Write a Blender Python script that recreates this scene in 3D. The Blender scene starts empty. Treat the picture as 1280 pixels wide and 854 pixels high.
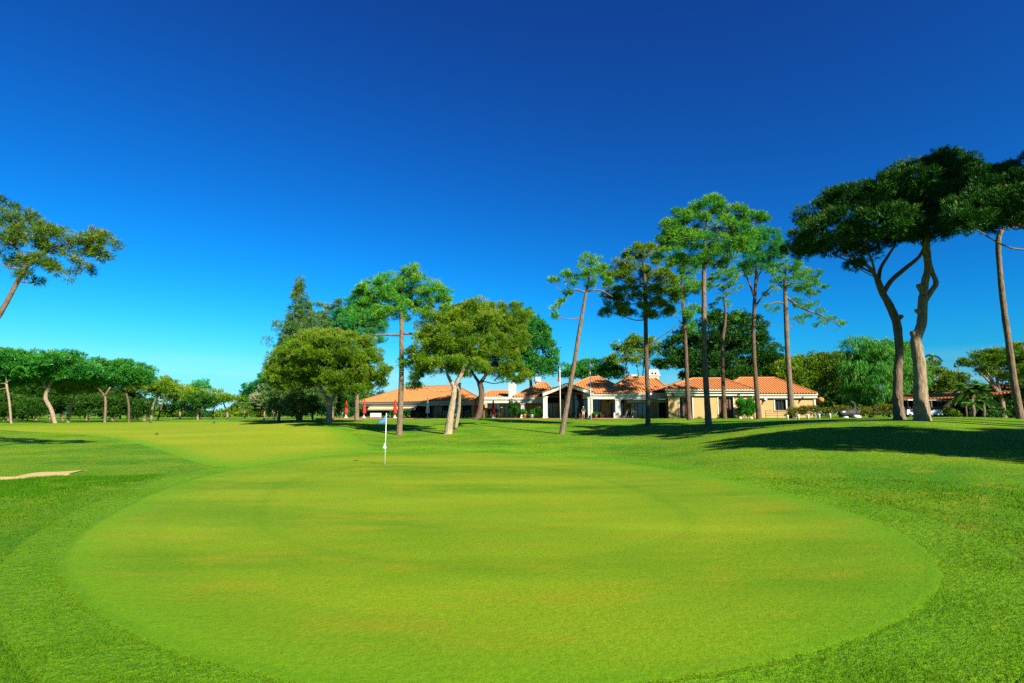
import bpy, math, random
import numpy as np
from mathutils import Vector
R = math.radians
rng = np.random.default_rng(7)
random.seed(7)
sc = bpy.context.scene
COL = sc.collection
# ------------------------------------------------------------------ camera
CH = 2.1; F = 711.1; TH = math.atan(90 / F)
ct, st = math.cos(TH), math.sin(TH)
cam = bpy.data.cameras.new('camera'); cam.lens = 20; cam.sensor_width = 36; cam.clip_start = .1; cam.clip_end = 9000
camo = bpy.data.objects.new('camera', cam); COL.objects.link(camo)
camo.location = (0, 0, CH); camo.rotation_euler = (math.pi / 2 + TH, 0, 0); sc.camera = camo

def P(px, py, Y):
    """world point seen at photo pixel (px,py) at distance Y in front"""
    a, b = px - 640, 427 - py
    d = (a, F * ct - b * st, F * st + b * ct)
    k = Y / d[1]
    return np.array([a * k, Y, CH + d[2] * k])
def mpp(p): return ((p[1]) * ct + (p[2] - CH) * st) / F
def X(px, Y): return P(px, 515, Y)[0]
def Z(py, Y): return P(640, py, Y)[2]

# ------------------------------------------------------------------ terrain
CP = [(481,582,23),(481,566,30.5),(640,620,None,0),(300,620,None,0),(900,640,None,0),(640,854,None,0),(200,854,None,0),(1100,854,None,0),
 (1187,720,None,.03),(65,705,None,0),(660,569,29),(560,543,50),(500,545,50),(703,543,48),(808,533,56),(885,533,48),(640,535,56),
 (858,525,66),(905,525,70),(988,524,60),(948,525,60),(600,527,66),(410,526,72),(450,524,84),(640,523.2,84),(850,523,82),(1000,522.6,84),
 (500,521.2,108),(700,521.2,108),(950,521.2,108),(1125,523.5,35),(1153,524,33.5),(1060,524,45),(1262,522,38),(1210,522.5,58),(1280,560,21),
 (1280,600,15),(1280,700,7.6),(1100,577,19.5),(1100,600,16),(940,577,21.5),(1000,545,28),(1000,530,38),(900,545,36),(1125,550,25),(1200,550,25),(1125,534.5,30),(1220,534.5,30),(1350,534.5,29),(800,560,36),
 (68,528.5,95),(160,527.5,110),(0,529,90),(-200,530,80),(250,525,170),(340,524.5,115),(410,525,130),(200,540,58),(100,560,38),(0,560,36),(330,550,44),
 (0,592,None,.1),(-200,600,None,.2),(-200,560,34),(1500,540,34),(1500,640,12),(1000,520,160),(640,520,180),(1400,521,90),(1400,520,200)]
def cpz(c):
    px, py, D = c[:3]
    if D is None:
        z = c[3]; b = 427 - py; s = (F*st + b*ct)/(F*ct - b*st)
        Y = (z - CH)/s; return X2(px, py, Y), Y, z
    p = P(px, py, D); return p[0], D, p[2]
def X2(px, py, Y): return P(px, py, Y)[0]
pts = [cpz(c) for c in CP]
pts += [(x, y, .0) for x, y in ((0,-5),(-12,-5),(12,-5),(-30,-20),(40,-20),(0,-60))] + [(25,2,.1),(22,14,.3),(33,20,.75),(-30,5,.3)]
pts = np.array(pts)
def warp(x, y):
    r = np.sqrt(x*x + y*y) + 1e-6
    s = np.log1p(r / 6.0) / r * 6
    return x*s, y*s
wx, wy = warp(pts[:,0], pts[:,1])
def phi(r): return np.where(r > 1e-9, r, 0)     # linear rbf: flat and tame
n = len(pts)
A = np.zeros((n+3, n+3)); d = np.hypot(wx[:,None]-wx[None], wy[:,None]-wy[None])
A[:n,:n] = np.sqrt(d*d + .8**2) * -1; A[:n,n] = 1; A[:n,n+1] = wx; A[:n,n+2] = wy; A[n:,:n] = A[:n,n:].T
A[:n,:n] += np.eye(n)*.3
W = np.linalg.solve(A, np.concatenate([pts[:,2], [0,0,0]]))
def terrain(x, y):
    x = np.atleast_1d(np.asarray(x, float)); y = np.atleast_1d(np.asarray(y, float))
    u, v = warp(x, y); out = np.full(x.shape, W[n]) + W[n+1]*u + W[n+2]*v
    for i in range(n): out -= W[i]*np.sqrt((u-wx[i])**2 + (v-wy[i])**2 + .64)
    out = np.clip(out, -.15, 2.0)
    r = np.hypot(x, y); k = np.clip((r-150)/150, 0, 1)
    out = out*(1-k) + 1.0*k
    # small bank in front of the bunker on the left and its hollow
    bx, by = X2(0,604,16.5), 16.8
    g = np.exp(-(((x+15.2)*.9)**2/14 + ((y-17.3-(x+15)*.35)/1.0)**2))
    out += .10*g
    h = np.exp(-(((x+17.2)/3.2)**2 + ((y-20.0)/1.3)**2)); out -= .16*h
    out += .012*np.sin(x*.9+1.3*np.sin(y*.35))*np.clip((np.hypot(x-0,y-18)-22)/10,0,1)
    return out
def tz(x, y): return float(terrain(x, y)[0])
def G(px, py):
    """hit of the pixel's ray with the terrain"""
    b = 427 - py; s = (F*st + b*ct)/(F*ct - b*st); q = (px-640)/(F*ct - b*st)
    Ys = np.exp(np.linspace(math.log(2), math.log(300), 700)); zz = CH + s*Ys; t = terrain(q*Ys, Ys)
    i = np.argmax(zz < t); 
    if i == 0: i = 699
    f = (zz[i-1]-t[i-1])/((zz[i-1]-t[i-1])-(zz[i]-t[i])+1e-9); Y = Ys[i-1]+(Ys[i]-Ys[i-1])*f
    return np.array([q*Y, Y, tz(q*Y, Y)])

# ------------------------------------------------------------------ materials
AL = .68
def sc_(c): return tuple(v*AL for v in c)
def mat(name, col, rough=.7, spec=.3, metal=0, noise=None, col2=None, bump=0, nscale=(1,1,1), emis=None):
    col = sc_(col); col2 = sc_(col2) if col2 else None
    m = bpy.data.materials.new(name); m.use_nodes = True; nt = m.node_tree; b = nt.nodes['Principled BSDF']
    b.inputs['Base Color'].default_value = (*col, 1); b.inputs['Roughness'].default_value = rough
    b.inputs['Specular IOR Level'].default_value = spec; b.inputs['Metallic'].default_value = metal
    if noise:
        tc = nt.nodes.new('ShaderNodeTexCoord'); mp = nt.nodes.new('ShaderNodeMapping'); mp.inputs['Scale'].default_value = nscale
        nz = nt.nodes.new('ShaderNodeTexNoise'); nz.inputs['Scale'].default_value = noise; nz.inputs['Detail'].default_value = 5; nz.inputs['Roughness'].default_value = .65
        rp = nt.nodes.new('ShaderNodeValToRGB'); rp.color_ramp.elements[0].position = .32; rp.color_ramp.elements[1].position = .68
        rp.color_ramp.elements[0].color = (*col, 1); rp.color_ramp.elements[1].color = (*(col2 or [c*.7 for c in col]), 1)
        L = nt.links.new; L(tc.outputs['Object'], mp.inputs[0]); L(mp.outputs[0], nz.inputs[0]); L(nz.outputs[0], rp.inputs[0]); L(rp.outputs[0], b.inputs['Base Color'])
        if bump:
            bp = nt.nodes.new('ShaderNodeBump'); bp.inputs['Strength'].default_value = bump; bp.inputs['Distance'].default_value = .05
            L(nz.outputs[0], bp.inputs['Height']); L(bp.outputs[0], b.inputs['Normal'])
    return m

def leafmat(name, c0, c1, c2=None, trans=.3, gloss=.012):
    c0, c1, c2 = sc_(c0), sc_(c1), sc_(c2 or c1)
    m = bpy.data.materials.new(name); m.use_nodes = True; nt = m.node_tree; nt.nodes.remove(nt.nodes['Principled BSDF'])
    L = nt.links.new; out = nt.nodes['Material Output']
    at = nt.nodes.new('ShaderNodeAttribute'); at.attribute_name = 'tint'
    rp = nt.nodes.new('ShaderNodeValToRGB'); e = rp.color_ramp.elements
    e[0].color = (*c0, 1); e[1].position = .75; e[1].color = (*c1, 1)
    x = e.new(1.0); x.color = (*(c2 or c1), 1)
    df = nt.nodes.new('ShaderNodeBsdfDiffuse'); tr = nt.nodes.new('ShaderNodeBsdfTranslucent'); mx = nt.nodes.new('ShaderNodeMixShader'); mx.inputs[0].default_value = trans
    gl = nt.nodes.new('ShaderNodeBsdfGlossy'); gl.inputs['Roughness'].default_value = .45; gl.inputs['Color'].default_value = (.8,.9,.7,1); m2 = nt.nodes.new('ShaderNodeMixShader'); m2.inputs[0].default_value = gloss
    L(at.outputs['Fac'], rp.inputs[0]); L(rp.outputs[0], df.inputs[0]); L(rp.outputs[0], tr.inputs[0])
    L(df.outputs[0], mx.inputs[1]); L(tr.outputs[0], mx.inputs[2]); L(mx.outputs[0], m2.inputs[1]); L(gl.outputs[0], m2.inputs[2]); L(m2.outputs[0], out.inputs[0])
    return m

def grassmat(name, base, alt, dry, patch, fine, bump, dry_amt=.62, rim=False, streak=(1,1,1), soft=1, edge=None):
    base, alt, dry = sc_(base), sc_(alt), sc_(dry)
    m = bpy.data.materials.new(name); m.use_nodes = True; nt = m.node_tree; b = nt.nodes['Principled BSDF']; L = nt.links.new
    b.inputs['Roughness'].default_value = .9; b.inputs['Specular IOR Level'].default_value = .08
    tc = nt.nodes.new('ShaderNodeTexCoord')
    def nz(scale, det=4, rough=.6, st=None):
        t = nt.nodes.new('ShaderNodeTexNoise'); t.inputs['Scale'].default_value = scale; t.inputs['Detail'].default_value = det; t.inputs['Roughness'].default_value = rough
        if st:
            mp = nt.nodes.new('ShaderNodeMapping'); mp.inputs['Scale'].default_value = st; L(tc.outputs['Object'], mp.inputs[0]); L(mp.outputs[0], t.inputs[0])
        else: L(tc.outputs['Object'], t.inputs[0])
        return t
    def ramp(src, a, bb):
        r = nt.nodes.new('ShaderNodeMapRange'); r.inputs[1].default_value = a; r.inputs[2].default_value = bb; L(src, r.inputs[0]); return r.outputs[0]
    def mix(f, a, bb):
        x = nt.nodes.new('ShaderNodeMix'); x.data_type = 'RGBA'
        if f is not None: L(f, x.inputs[0])
        for s, v in ((6, a), (7, bb)):
            if isinstance(v, tuple): x.inputs[s].default_value = (*v, 1)
            else: L(v, x.inputs[s])
        return x.outputs[2]
    big = nz(patch, 5, .55, streak); c = mix(ramp(big.outputs[0], .38, .62), base, alt)
    md = nz(patch*4.3, 6, .7, streak); c = mix(ramp(md.outputs[0], dry_amt, dry_amt+.2), c, dry)
    if edge:
        at0 = nt.nodes.new('ShaderNodeAttribute'); at0.attribute_name = 'rim'; en = nz(1.6, 4, .7)
        ad = nt.nodes.new('ShaderNodeMath'); ad.operation = 'MULTIPLY_ADD'; ad.inputs[1].default_value = edge[3]; L(en.outputs[0], ad.inputs[0]); L(at0.outputs['Fac'], ad.inputs[2])
        mr = nt.nodes.new('ShaderNodeMapRange'); mr.inputs[1].default_value = edge[1]+edge[3]*.5; mr.inputs[2].default_value = 1.0+edge[3]*.5; mr.inputs[4].default_value = edge[2]; L(ad.outputs[0], mr.inputs[0]); c = mix(mr.outputs[0], c, sc_(edge[0]))
    fn = nz(fine, 3, .8); dk = nt.nodes.new('ShaderNodeMix'); dk.data_type = 'RGBA'; dk.blend_type = 'MULTIPLY'; dk.inputs[0].default_value = 1
    g = mix(ramp(fn.outputs[0], .3, .7), tuple(1-soft*(1-v) for v in (.55,.6,.5)), tuple(1+soft*(v-1) for v in (1.4,1.35,1.4))); L(c, dk.inputs[6]); L(g, dk.inputs[7]); c = dk.outputs[2]
    f2 = nz(fine*.14, 4, .75); dk = nt.nodes.new('ShaderNodeMix'); dk.data_type = 'RGBA'; dk.blend_type = 'MULTIPLY'; dk.inputs[0].default_value = 1
    g = mix(ramp(f2.outputs[0], .3, .7), tuple(1-soft*(1-v) for v in (.7,.76,.7)), tuple(1+soft*(v-1) for v in (1.3,1.22,1.2))); L(c, dk.inputs[6]); L(g, dk.inputs[7]); c = dk.outputs[2]
    if rim:
        at = nt.nodes.new('ShaderNodeAttribute'); at.attribute_name = 'rim'
        r = nt.nodes.new('ShaderNodeValToRGB'); el = r.color_ramp.elements; el[0].color = (1,1,1,1); el[1].color = (.80,.9,.9,1)
        for p_, v in ((.57,(1,1,1)),(.60,(.86,.93,.9)),(.64,(1,1,1)),(.80,(1.0,1,1)),(.83,(.9,.97,.95)),(.97,(.93,.99,.95)),(.985,(.72,.84,.8))):
            q = el.new(p_); q.color = (*v, 1)
        L(at.outputs['Fac'], r.inputs[0]); dk = nt.nodes.new('ShaderNodeMix'); dk.data_type = 'RGBA'; dk.blend_type = 'MULTIPLY'; dk.inputs[0].default_value = 1
        L(c, dk.inputs[6]); L(r.outputs[0], dk.inputs[7]); c = dk.outputs[2]
    L(c, b.inputs['Base Color'])
    bp = nt.nodes.new('ShaderNodeBump'); bp.inputs['Strength'].default_value = bump; bp.inputs['Distance'].default_value = .03; L(fn.outputs[0], bp.inputs['Height'])
    bp2 = nt.nodes.new('ShaderNodeBump'); bp2.inputs['Strength'].default_value = bump; bp2.inputs['Distance'].default_value = .12; L(f2.outputs[0], bp2.inputs['Height']); L(bp.outputs[0], bp2.inputs['Normal'])
    L(bp2.outputs[0], b.inputs['Normal'])
    return m

M = {}
M['rough'] = grassmat('rough_grass', (.070,.225,.003), (.165,.30,.005), (.25,.27,.014), .22, 60, .8, .52)
M['collar'] = grassmat('collar_grass', (.085,.26,.003), (.175,.33,.005), (.25,.30,.014), .28, 60, .7, .56, edge=((.115,.262,.004), .86, 1.0, .06))
M['green'] = grassmat('green_grass', (.105,.215,.004), (.20,.29,.007), (.23,.245,.009), .22, 110, .2, .50, rim=True, streak=(.45,1.2,1), soft=.6, edge=((.11,.26,.004), .88, .75, .06))
M['fairway'] = grassmat('fairway_grass', (.19,.28,.006), (.25,.31,.009), (.30,.28,.02), .12, 40, .3, .52, streak=(.5,1.6,1), soft=.5, edge=((.11,.27,.004), .72, 1.0, .12))
M['sand'] = mat('sand', (.55,.42,.16), .95, .1, noise=30, col2=(.42,.30,.12), bump=.3)
def barkmat(name, a, b_):
    m = mat(name, a, .95, .1, noise=2.6, col2=b_, bump=.9, nscale=(3.2,3.2,.9))
    nt = m.node_tree; bp = [x for x in nt.nodes if x.type == 'BUMP'][0]; bp.inputs['Distance'].default_value = .12
    return m
M['bark'] = barkmat('pine_bark', (.10,.07,.042), (.27,.19,.125))
M['bark_pale'] = barkmat('pale_pine_bark', (.17,.12,.07), (.40,.30,.20))
M['bark_cream'] = barkmat('cream_pine_bark', (.22,.16,.095), (.47,.37,.25))
M['bark_dark'] = barkmat('dark_pine_bark', (.07,.045,.028), (.19,.125,.08))
M['stone'] = leafmat('stone_pine_needles', (.055,.165,.006), (.19,.31,.011), (.36,.30,.04), .16)
M['stone_dark'] = leafmat('dark_shaded_pine_needles', (.009,.06,.005), (.032,.13,.009), (.17,.25,.03), .14)  # crown shade is in the needle colour; brighter tips imitate a sunlit top rim
M['stone_green'] = leafmat('fresh_pine_needles', (.018,.16,.02), (.06,.31,.025), (.14,.33,.03))
M['pine'] = leafmat('maritime_needles', (.03,.25,.025), (.18,.43,.025), (.36,.46,.04), .2)
M['pine_blue'] = leafmat('blue_green_needles', (.02,.24,.06), (.09,.38,.06), (.24,.42,.06))
M['conifer'] = leafmat('conifer_foliage', (.05,.18,.045), (.16,.26,.04), (.25,.25,.05))
M['willow'] = leafmat('pepper_leaves', (.03,.20,.02), (.11,.38,.025), (.28,.34,.04), .35)
M['broad'] = leafmat('broad_leaves', (.06,.16,.01), (.18,.26,.015), (.30,.26,.03), .3)
M['bush'] = leafmat('bright_bush_leaves', (.02,.20,.01), (.06,.36,.02), (.12,.4,.03), .35)
M['hedge'] = leafmat('hedge_leaves', (.05,.13,.008), (.19,.19,.02), (.5,.16,.02), .3)
M['palm'] = leafmat('palm_leaves', (.03,.14,.02), (.10,.25,.03), (.3,.28,.08), .25)
M['deep'] = leafmat('shade_darkened_leaves', (.010,.05,.004), (.035,.11,.007), (.08,.14,.02), .1)  # shade under the canopy is put into this darkened leaf colour
M['twig'] = leafmat('grey_twigs', (.18,.2,.1), (.4,.36,.2), (.5,.42,.28), .2)
M['blade'] = leafmat('grass_blades', (.03,.13,.004), (.12,.23,.006), (.20,.24,.02), .3, 0)
M['olive'] = leafmat('dull_olive_needles', (.03,.09,.006), (.125,.215,.01), (.3,.26,.04), .16, .01)
M['longblade'] = leafmat('long_grass_blades', (.02,.12,.004), (.08,.22,.006), (.2,.26,.03), .3, 0)  # dark blade colour carries the shade of the swale by the bunker
M['gblade'] = leafmat('green_blades', (.07,.16,.003), (.17,.25,.006), (.24,.24,.012), .25, 0)
M['white'] = mat('white_plaster', (.60,.59,.50), .8, .2, noise=1.5, col2=(.49,.48,.39))
M['cream'] = mat('cream_plaster', (.52,.34,.14), .85, .2, noise=1.2, col2=(.44,.28,.11))
M['metalwhite'] = mat('white_painted_metal', (.8,.8,.78), .35, .5, noise=6, col2=(.72,.72,.7))
M['dark'] = mat('dark_metal', (.03,.03,.03), .5, .4, noise=8, col2=(.05,.045,.04))
M['interior'] = mat('shade_dark_interior', (.035,.025,.02), .9, .1, noise=.8, col2=(.07,.045,.03))  # near-black wall colour stands in for the shade inside
M['glass'] = mat('window_glass', (.015,.02,.02), .06, .6, noise=.6, col2=(.03,.035,.03))
M['curtain'] = mat('brown_curtain', (.20,.09,.05), .9, .1, noise=3, col2=(.10,.045,.03), nscale=(8,8,.4))
M['red'] = mat('red_canvas', (.62,.035,.02), .8, .15, noise=4, col2=(.48,.03,.02))
M['canvas'] = mat('white_canvas', (.7,.72,.66), .85, .1, noise=4, col2=(.6,.62,.56))
M['awning'] = mat('cream_canvas', (.72,.62,.36), .85, .1, noise=4, col2=(.64,.54,.3))
M['wood'] = mat('dark_wood', (.14,.07,.035), .7, .3, noise=5, col2=(.08,.04,.02))
M['paving'] = mat('terracotta_paving', (.30,.17,.10), .85, .2, noise=2, col2=(.22,.12,.07))
M['skin'] = mat('skin', (.45,.25,.16), .6, .3, noise=9, col2=(.4,.21,.13))
M['hair'] = mat('pale_hair', (.5,.46,.38), .8, .2, noise=20, col2=(.4,.36,.3))
M['hairdark'] = mat('dark_hair', (.05,.03,.02), .7, .3, noise=20, col2=(.03,.02,.015))
M['navy'] = mat('dark_green_cloth', (.03,.07,.06), .9, .1, noise=9, col2=(.02,.05,.045))
M['palecloth'] = mat('pale_cloth', (.62,.60,.48), .9, .1, noise=9, col2=(.55,.52,.4))
M['rust'] = mat('brown_cloth', (.25,.10,.05), .9, .1, noise=9, col2=(.18,.07,.04))
M['blue'] = mat('blue_flag_cloth', (.06,.24,.52), .8, .1, noise=8, col2=(.05,.20,.46))
M['greencloth'] = mat('green_flag_cloth', (.01,.10,.03), .8, .1, noise=8, col2=(.01,.08,.03))
M['redcloth'] = mat('red_flag_cloth', (.55,.03,.02), .8, .1, noise=8, col2=(.45,.02,.02))
M['orange'] = mat('orange_clay', (.62,.20,.05), .8, .2, noise=6, col2=(.5,.15,.04))
M['bronze'] = mat('dark_bronze', (.012,.014,.012), .65, .2, noise=7, col2=(.05,.048,.04))
M['chrome'] = mat('grey_metal', (.5,.5,.5), .4, .5, metal=.6, noise=5, col2=(.35,.35,.35))
M['cup'] = mat('cup_liner', (.05,.05,.04), .9, .1, noise=20, col2=(.03,.03,.02))
M['marker'] = mat('green_paint', (.01,.10,.03), .5, .3, noise=10, col2=(.01,.08,.02))
# roof tiles: rows of barrel tiles
def tilemat(name, c0, c1):
    c0, c1 = sc_(c0), sc_(c1)
    m = bpy.data.materials.new(name); m.use_nodes = True; nt = m.node_tree; b = nt.nodes['Principled BSDF']; L = nt.links.new
    b.inputs['Roughness'].default_value = .85; b.inputs['Specular IOR Level'].default_value = .15
    tc = nt.nodes.new('ShaderNodeTexCoord'); nz = nt.nodes.new('ShaderNodeTexNoise'); nz.inputs['Scale'].default_value = 3.5; nz.inputs['Detail'].default_value = 6; nz.inputs['Roughness'].default_value = .75
    L(tc.outputs['Object'], nz.inputs[0]); rp = nt.nodes.new('ShaderNodeValToRGB'); e = rp.color_ramp.elements; e[0].position = .3; e[1].position = .72; e[0].color = (*c0, 1); e[1].color = (*c1, 1)
    L(nz.outputs[0], rp.inputs[0])
    L(rp.outputs[0], b.inputs['Base Color'])
    bn = nt.nodes.new('ShaderNodeBump'); bn.inputs['Strength'].default_value = .5; bn.inputs['Distance'].default_value = .04; L(nz.outputs[0], bn.inputs['Height']); L(bn.outputs[0], b.inputs['Normal'])
    return m
M['tile'] = tilemat('clay_roof_tiles', (.42,.13,.035), (.62,.26,.085))

# ------------------------------------------------------------------ object helpers
def tag(o, label=None, cat=None, group=None, kind=None):
    if label: o['label'] = label
    if cat: o['category'] = cat
    if group: o['group'] = group
    if kind: o['kind'] = kind
    return o
def mkmesh(name, V, Fc, m, parent=None, smooth=False, tint=None, attr='tint'):
    me = bpy.data.meshes.new(name)
    if isinstance(Fc, int):            # uniform polygons of size Fc
        nv = len(V); me.vertices.add(nv); me.vertices.foreach_set('co', np.asarray(V, np.float32).ravel())
        k = Fc; npol = nv//k; me.loops.add(nv); me.loops.foreach_set('vertex_index', np.arange(nv, dtype=np.int32))
        me.polygons.add(npol); me.polygons.foreach_set('loop_start', np.arange(0, nv, k, dtype=np.int32)); me.update(calc_edges=True)
    else:
        me.from_pydata([tuple(v) for v in V], [], Fc)
    if tint is not None:
        a = me.attributes.new(attr, 'FLOAT', 'POINT'); a.data.foreach_set('value', np.asarray(tint, np.float32))
    if m: me.materials.append(m)
    if smooth: me.polygons.foreach_set('use_smooth', np.ones(len(me.polygons), bool))
    o = bpy.data.objects.new(name, me); COL.objects.link(o)
    if parent is not None: o.parent = parent
    return o
def empty(name, loc, label=None, cat=None, group=None, kind=None):
    o = bpy.data.objects.new(name, None); COL.objects.link(o); o.location = tuple(map(float, loc)); o.empty_display_size = .3
    return tag(o, label, cat, group, kind)
class MB:
    def __init__(s): s.v = []; s.f = []
    def add(s, V, Fc):
        b = len(s.v); s.v += [tuple(map(float, v)) for v in V]; s.f += [tuple(i+b for i in f) for f in Fc]
    def hexa(s, c): s.add(c, [(0,3,2,1),(4,5,6,7),(0,1,5,4),(1,2,6,5),(2,3,7,6),(3,0,4,7)])
    def box(s, x0, x1, y0, y1, z0, z1):
        s.hexa([(x0,y0,z0),(x1,y0,z0),(x1,y1,z0),(x0,y1,z0),(x0,y0,z1),(x1,y0,z1),(x1,y1,z1),(x0,y1,z1)])
    def tube(s, pts, rad, sides=7, cap=True, wob=0):
        pts = [np.array(p, float) for p in pts]; rings = []
        for i, p in enumerate(pts):
            t = pts[min(i+1, len(pts)-1)] - pts[max(i-1, 0)]; t /= (np.linalg.norm(t)+1e-9)
            a = np.cross(t, (0,1,0)) if abs(t[1]) < .9 else np.cross(t, (1,0,0)); a /= np.linalg.norm(a); b = np.cross(t, a)
            r = rad[i] if hasattr(rad, '__len__') else rad
            rings.append([p + (a*math.cos(q)+b*math.sin(q))*r*(1+(random.uniform(-wob,wob) if wob else 0)) for q in [2*math.pi*k/sides for k in range(sides)]])
        V = [v for rg in rings for v in rg]; Fc = []
        for i in range(len(rings)-1):
            for k in range(sides):
                a0 = i*sides+k; a1 = i*sides+(k+1) % sides; Fc.append((a0, a1, a1+sides, a0+sides))
        if cap: Fc += [tuple(range(sides))[::-1], tuple((len(rings)-1)*sides+k for k in range(sides))]
        s.add(V, Fc)
    def lathe(s, prof, c=(0,0,0), sides=12, fold=0):
        pts = []; 
        for r, z in prof:
            for k in range(sides):
                q = 2*math.pi*k/sides; rr = r*(1+(fold if k % 2 else -fold)); pts.append((c[0]+rr*math.cos(q), c[1]+rr*math.sin(q), c[2]+z))
        Fc = []
        for i in range(len(prof)-1):
            for k in range(sides):
                a0 = i*sides+k; a1 = i*sides+(k+1) % sides; Fc.append((a0, a1, a1+sides, a0+sides))
        Fc += [tuple(range(sides))[::-1], tuple((len(prof)-1)*sides+k for k in range(sides))]
        s.add(pts, Fc)
    def build(s, name, m, parent=None, smooth=False, off=None):
        V = s.v
        if off is not None: V = [(v[0]-off[0], v[1]-off[1], v[2]-off[2]) for v in V]
        return mkmesh(name, V, s.f, m, parent, smooth)

# ------------------------------------------------------------------ ground and mown areas
def smooth_loop(pxs, sub=10):
    P_ = [G(x, y)[:2] for x, y in pxs]; n_ = len(P_); out = []
    for i in range(n_):
        p0, p1, p2, p3 = P_[i-1], P_[i], P_[(i+1) % n_], P_[(i+2) % n_]
        for k in range(sub):
            t = k/sub; out.append(.5*((2*p1)+(-p0+p2)*t+(2*p0-5*p1+4*p2-p3)*t*t+(-p0+3*p1-3*p2+p3)*t**3))
    return np.array(out)
green_px = [(62,712),(75,688),(100,664),(150,635),(215,607),(290,588),(370,575),(440,568),(520,565.5),(600,566),(680,570),(770,578),(860,591),(950,609),(1040,633),(1115,660),(1165,690),(1187,722),(1165,760),(1100,797),(1000,828),(860,856),(640,880),(430,872),(250,835),(140,790),(85,748)]
collar_px = [(-20,735),(10,690),(60,655),(130,622),(215,595),(300,577),(380,563),(450,558),(520,556),(600,556),(690,560),(790,570),(890,585),(1000,606),(1110,632),(1215,665),(1290,705),(1330,760),(1300,830),(1200,890),(900,960),(640,975),(350,960),(100,900),(0,810)]
fair_px = [(-60,534),(60,530),(200,527.6),(330,526.6),(385,528.5),(410,533),(432,538),(444,545),(452,553),(468,561),(440,569),(380,577),(310,585),(262,582),(225,572),(190,560),(150,550),(100,543),(20,539)]
green_loop = smooth_loop(green_px)
_k = np.arange(len(green_loop)); green_loop = green_loop + np.stack([np.sin(_k*2.3)+np.sin(_k*5.1+1), np.cos(_k*3.7)+np.sin(_k*1.9)], 1)*.018
loops = {'green': green_loop, 'collar': smooth_loop(collar_px), 'fair': smooth_loop(fair_px)}
def inside(loop, x, y):
    c = np.zeros(x.shape, bool); a = loop; b = np.roll(loop, -1, 0)
    for (x0, y0), (x1, y1) in zip(a, b):
        m_ = ((y0 > y) != (y1 > y)) & (x < (x1-x0)*(y-y0)/(y1-y0+1e-12)+x0); c ^= m_
    return c
def polar_ground():
    az = np.concatenate([np.linspace(-50, 50, 420), np.linspace(50, 310, 130)[1:-1]]); az = np.radians(az)
    r = np.concatenate([[.02], np.exp(np.linspace(math.log(1.0), math.log(160), 330)), np.exp(np.linspace(math.log(165), math.log(5000), 26))])
    A_, R_ = np.meshgrid(az, r); x = R_*np.sin(A_); y = R_*np.cos(A_); z = terrain(x.ravel(), y.ravel()).reshape(x.shape)
    ins = inside(loops['green'], x, y) | inside(loops['collar'], x, y) | inside(loops['fair'], x, y)
    e = ins.copy(); e[1:-1] = ins[1:-1] & ins[2:] & ins[:-2]; e &= np.roll(e, 1, 1) & np.roll(e, -1, 1)
    z = z - e*.05
    far = R_ > 300; z = np.where(far, 1.0 - .0006*(R_-300), z)
    na, nr = len(az), len(r); V = np.stack([x.ravel(), y.ravel(), z.ravel()], 1)
    i = np.arange(nr-1)[:,None]*na; k = np.arange(na)[None]; k2 = (k+1) % na
    q = np.stack([i+k, i+na+k, i+na+k2, i+k2], 2).reshape(-1, 4)[:, ::-1]
    me = bpy.data.meshes.new('lawn'); me.vertices.add(len(V)); me.vertices.foreach_set('co', V.astype(np.float32).ravel())
    me.loops.add(q.size); me.loops.foreach_set('vertex_index', q.astype(np.int32).ravel()); me.polygons.add(len(q)); me.polygons.foreach_set('loop_start', np.arange(0, q.size, 4, dtype=np.int32))
    me.update(calc_edges=True); me.materials.append(M['rough']); me.polygons.foreach_set('use_smooth', np.ones(len(q), bool))
    o = bpy.data.objects.new('lawn', me); COL.objects.link(o); tag(o, kind='structure')
polar_ground()
def sheet(name, loop, m, lift, rings=70, c=None):
    c = loop.mean(0) if c is None else np.array(c); n_ = len(loop); V = []; rim = []
    for j in range(rings+1):
        t = (j/rings)**.8; V.append(c+(loop-c)*t); rim += [t]*n_
    xy = np.concatenate(V); z = terrain(xy[:,0], xy[:,1])+lift
    z[-n_:] -= lift + .012
    V = np.column_stack([xy, z]); Fc = []
    for j in range(rings):
        for k in range(n_):
            k2 = (k+1) % n_
            if j == 0: Fc.append((k+n_, k2+n_, k)) if False else None
            Fc.append((j*n_+k, (j+1)*n_+k, (j+1)*n_+k2, j*n_+k2))
    o = mkmesh(name, V, Fc, m, None, True, rim, 'rim'); tag(o, kind='structure'); return o
def fixup(o):
    me = o.data
    import bmesh
    bm = bmesh.new(); bm.from_mesh(me); bmesh.ops.remove_doubles(bm, verts=bm.verts, dist=1e-5); bmesh.ops.recalc_face_normals(bm, faces=bm.faces)
    if sum(f.normal.z for f in bm.faces) < 0: bmesh.ops.reverse_faces(bm, faces=bm.faces)
    bm.to_mesh(me); bm.free()
fixup(sheet('fairway', loops['fair'], M['fairway'], .023, 60, G(290,548)[:2]))
fixup(sheet('collar', loops['collar'], M['collar'], .016))
fixup(sheet('putting_green', loops['green'], M['green'], .028))
# bunker sand
bk = smooth_loop([(-60,605),(0,600.5),(50,597),(90,592),(112,587.5),(85,589),(30,593),(-60,599.5)], 6)
fixup(sheet('bunker_sand', bk, M['sand'], .03, 8))
# terrace paving under the clubhouse
PZ = 1.42
t = MB(); t.box(X(436,100), X(1035,84), 83.2, 120, 0.6, PZ); o = t.build('terrace', M['paving']); tag(o, kind='structure')

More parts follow.
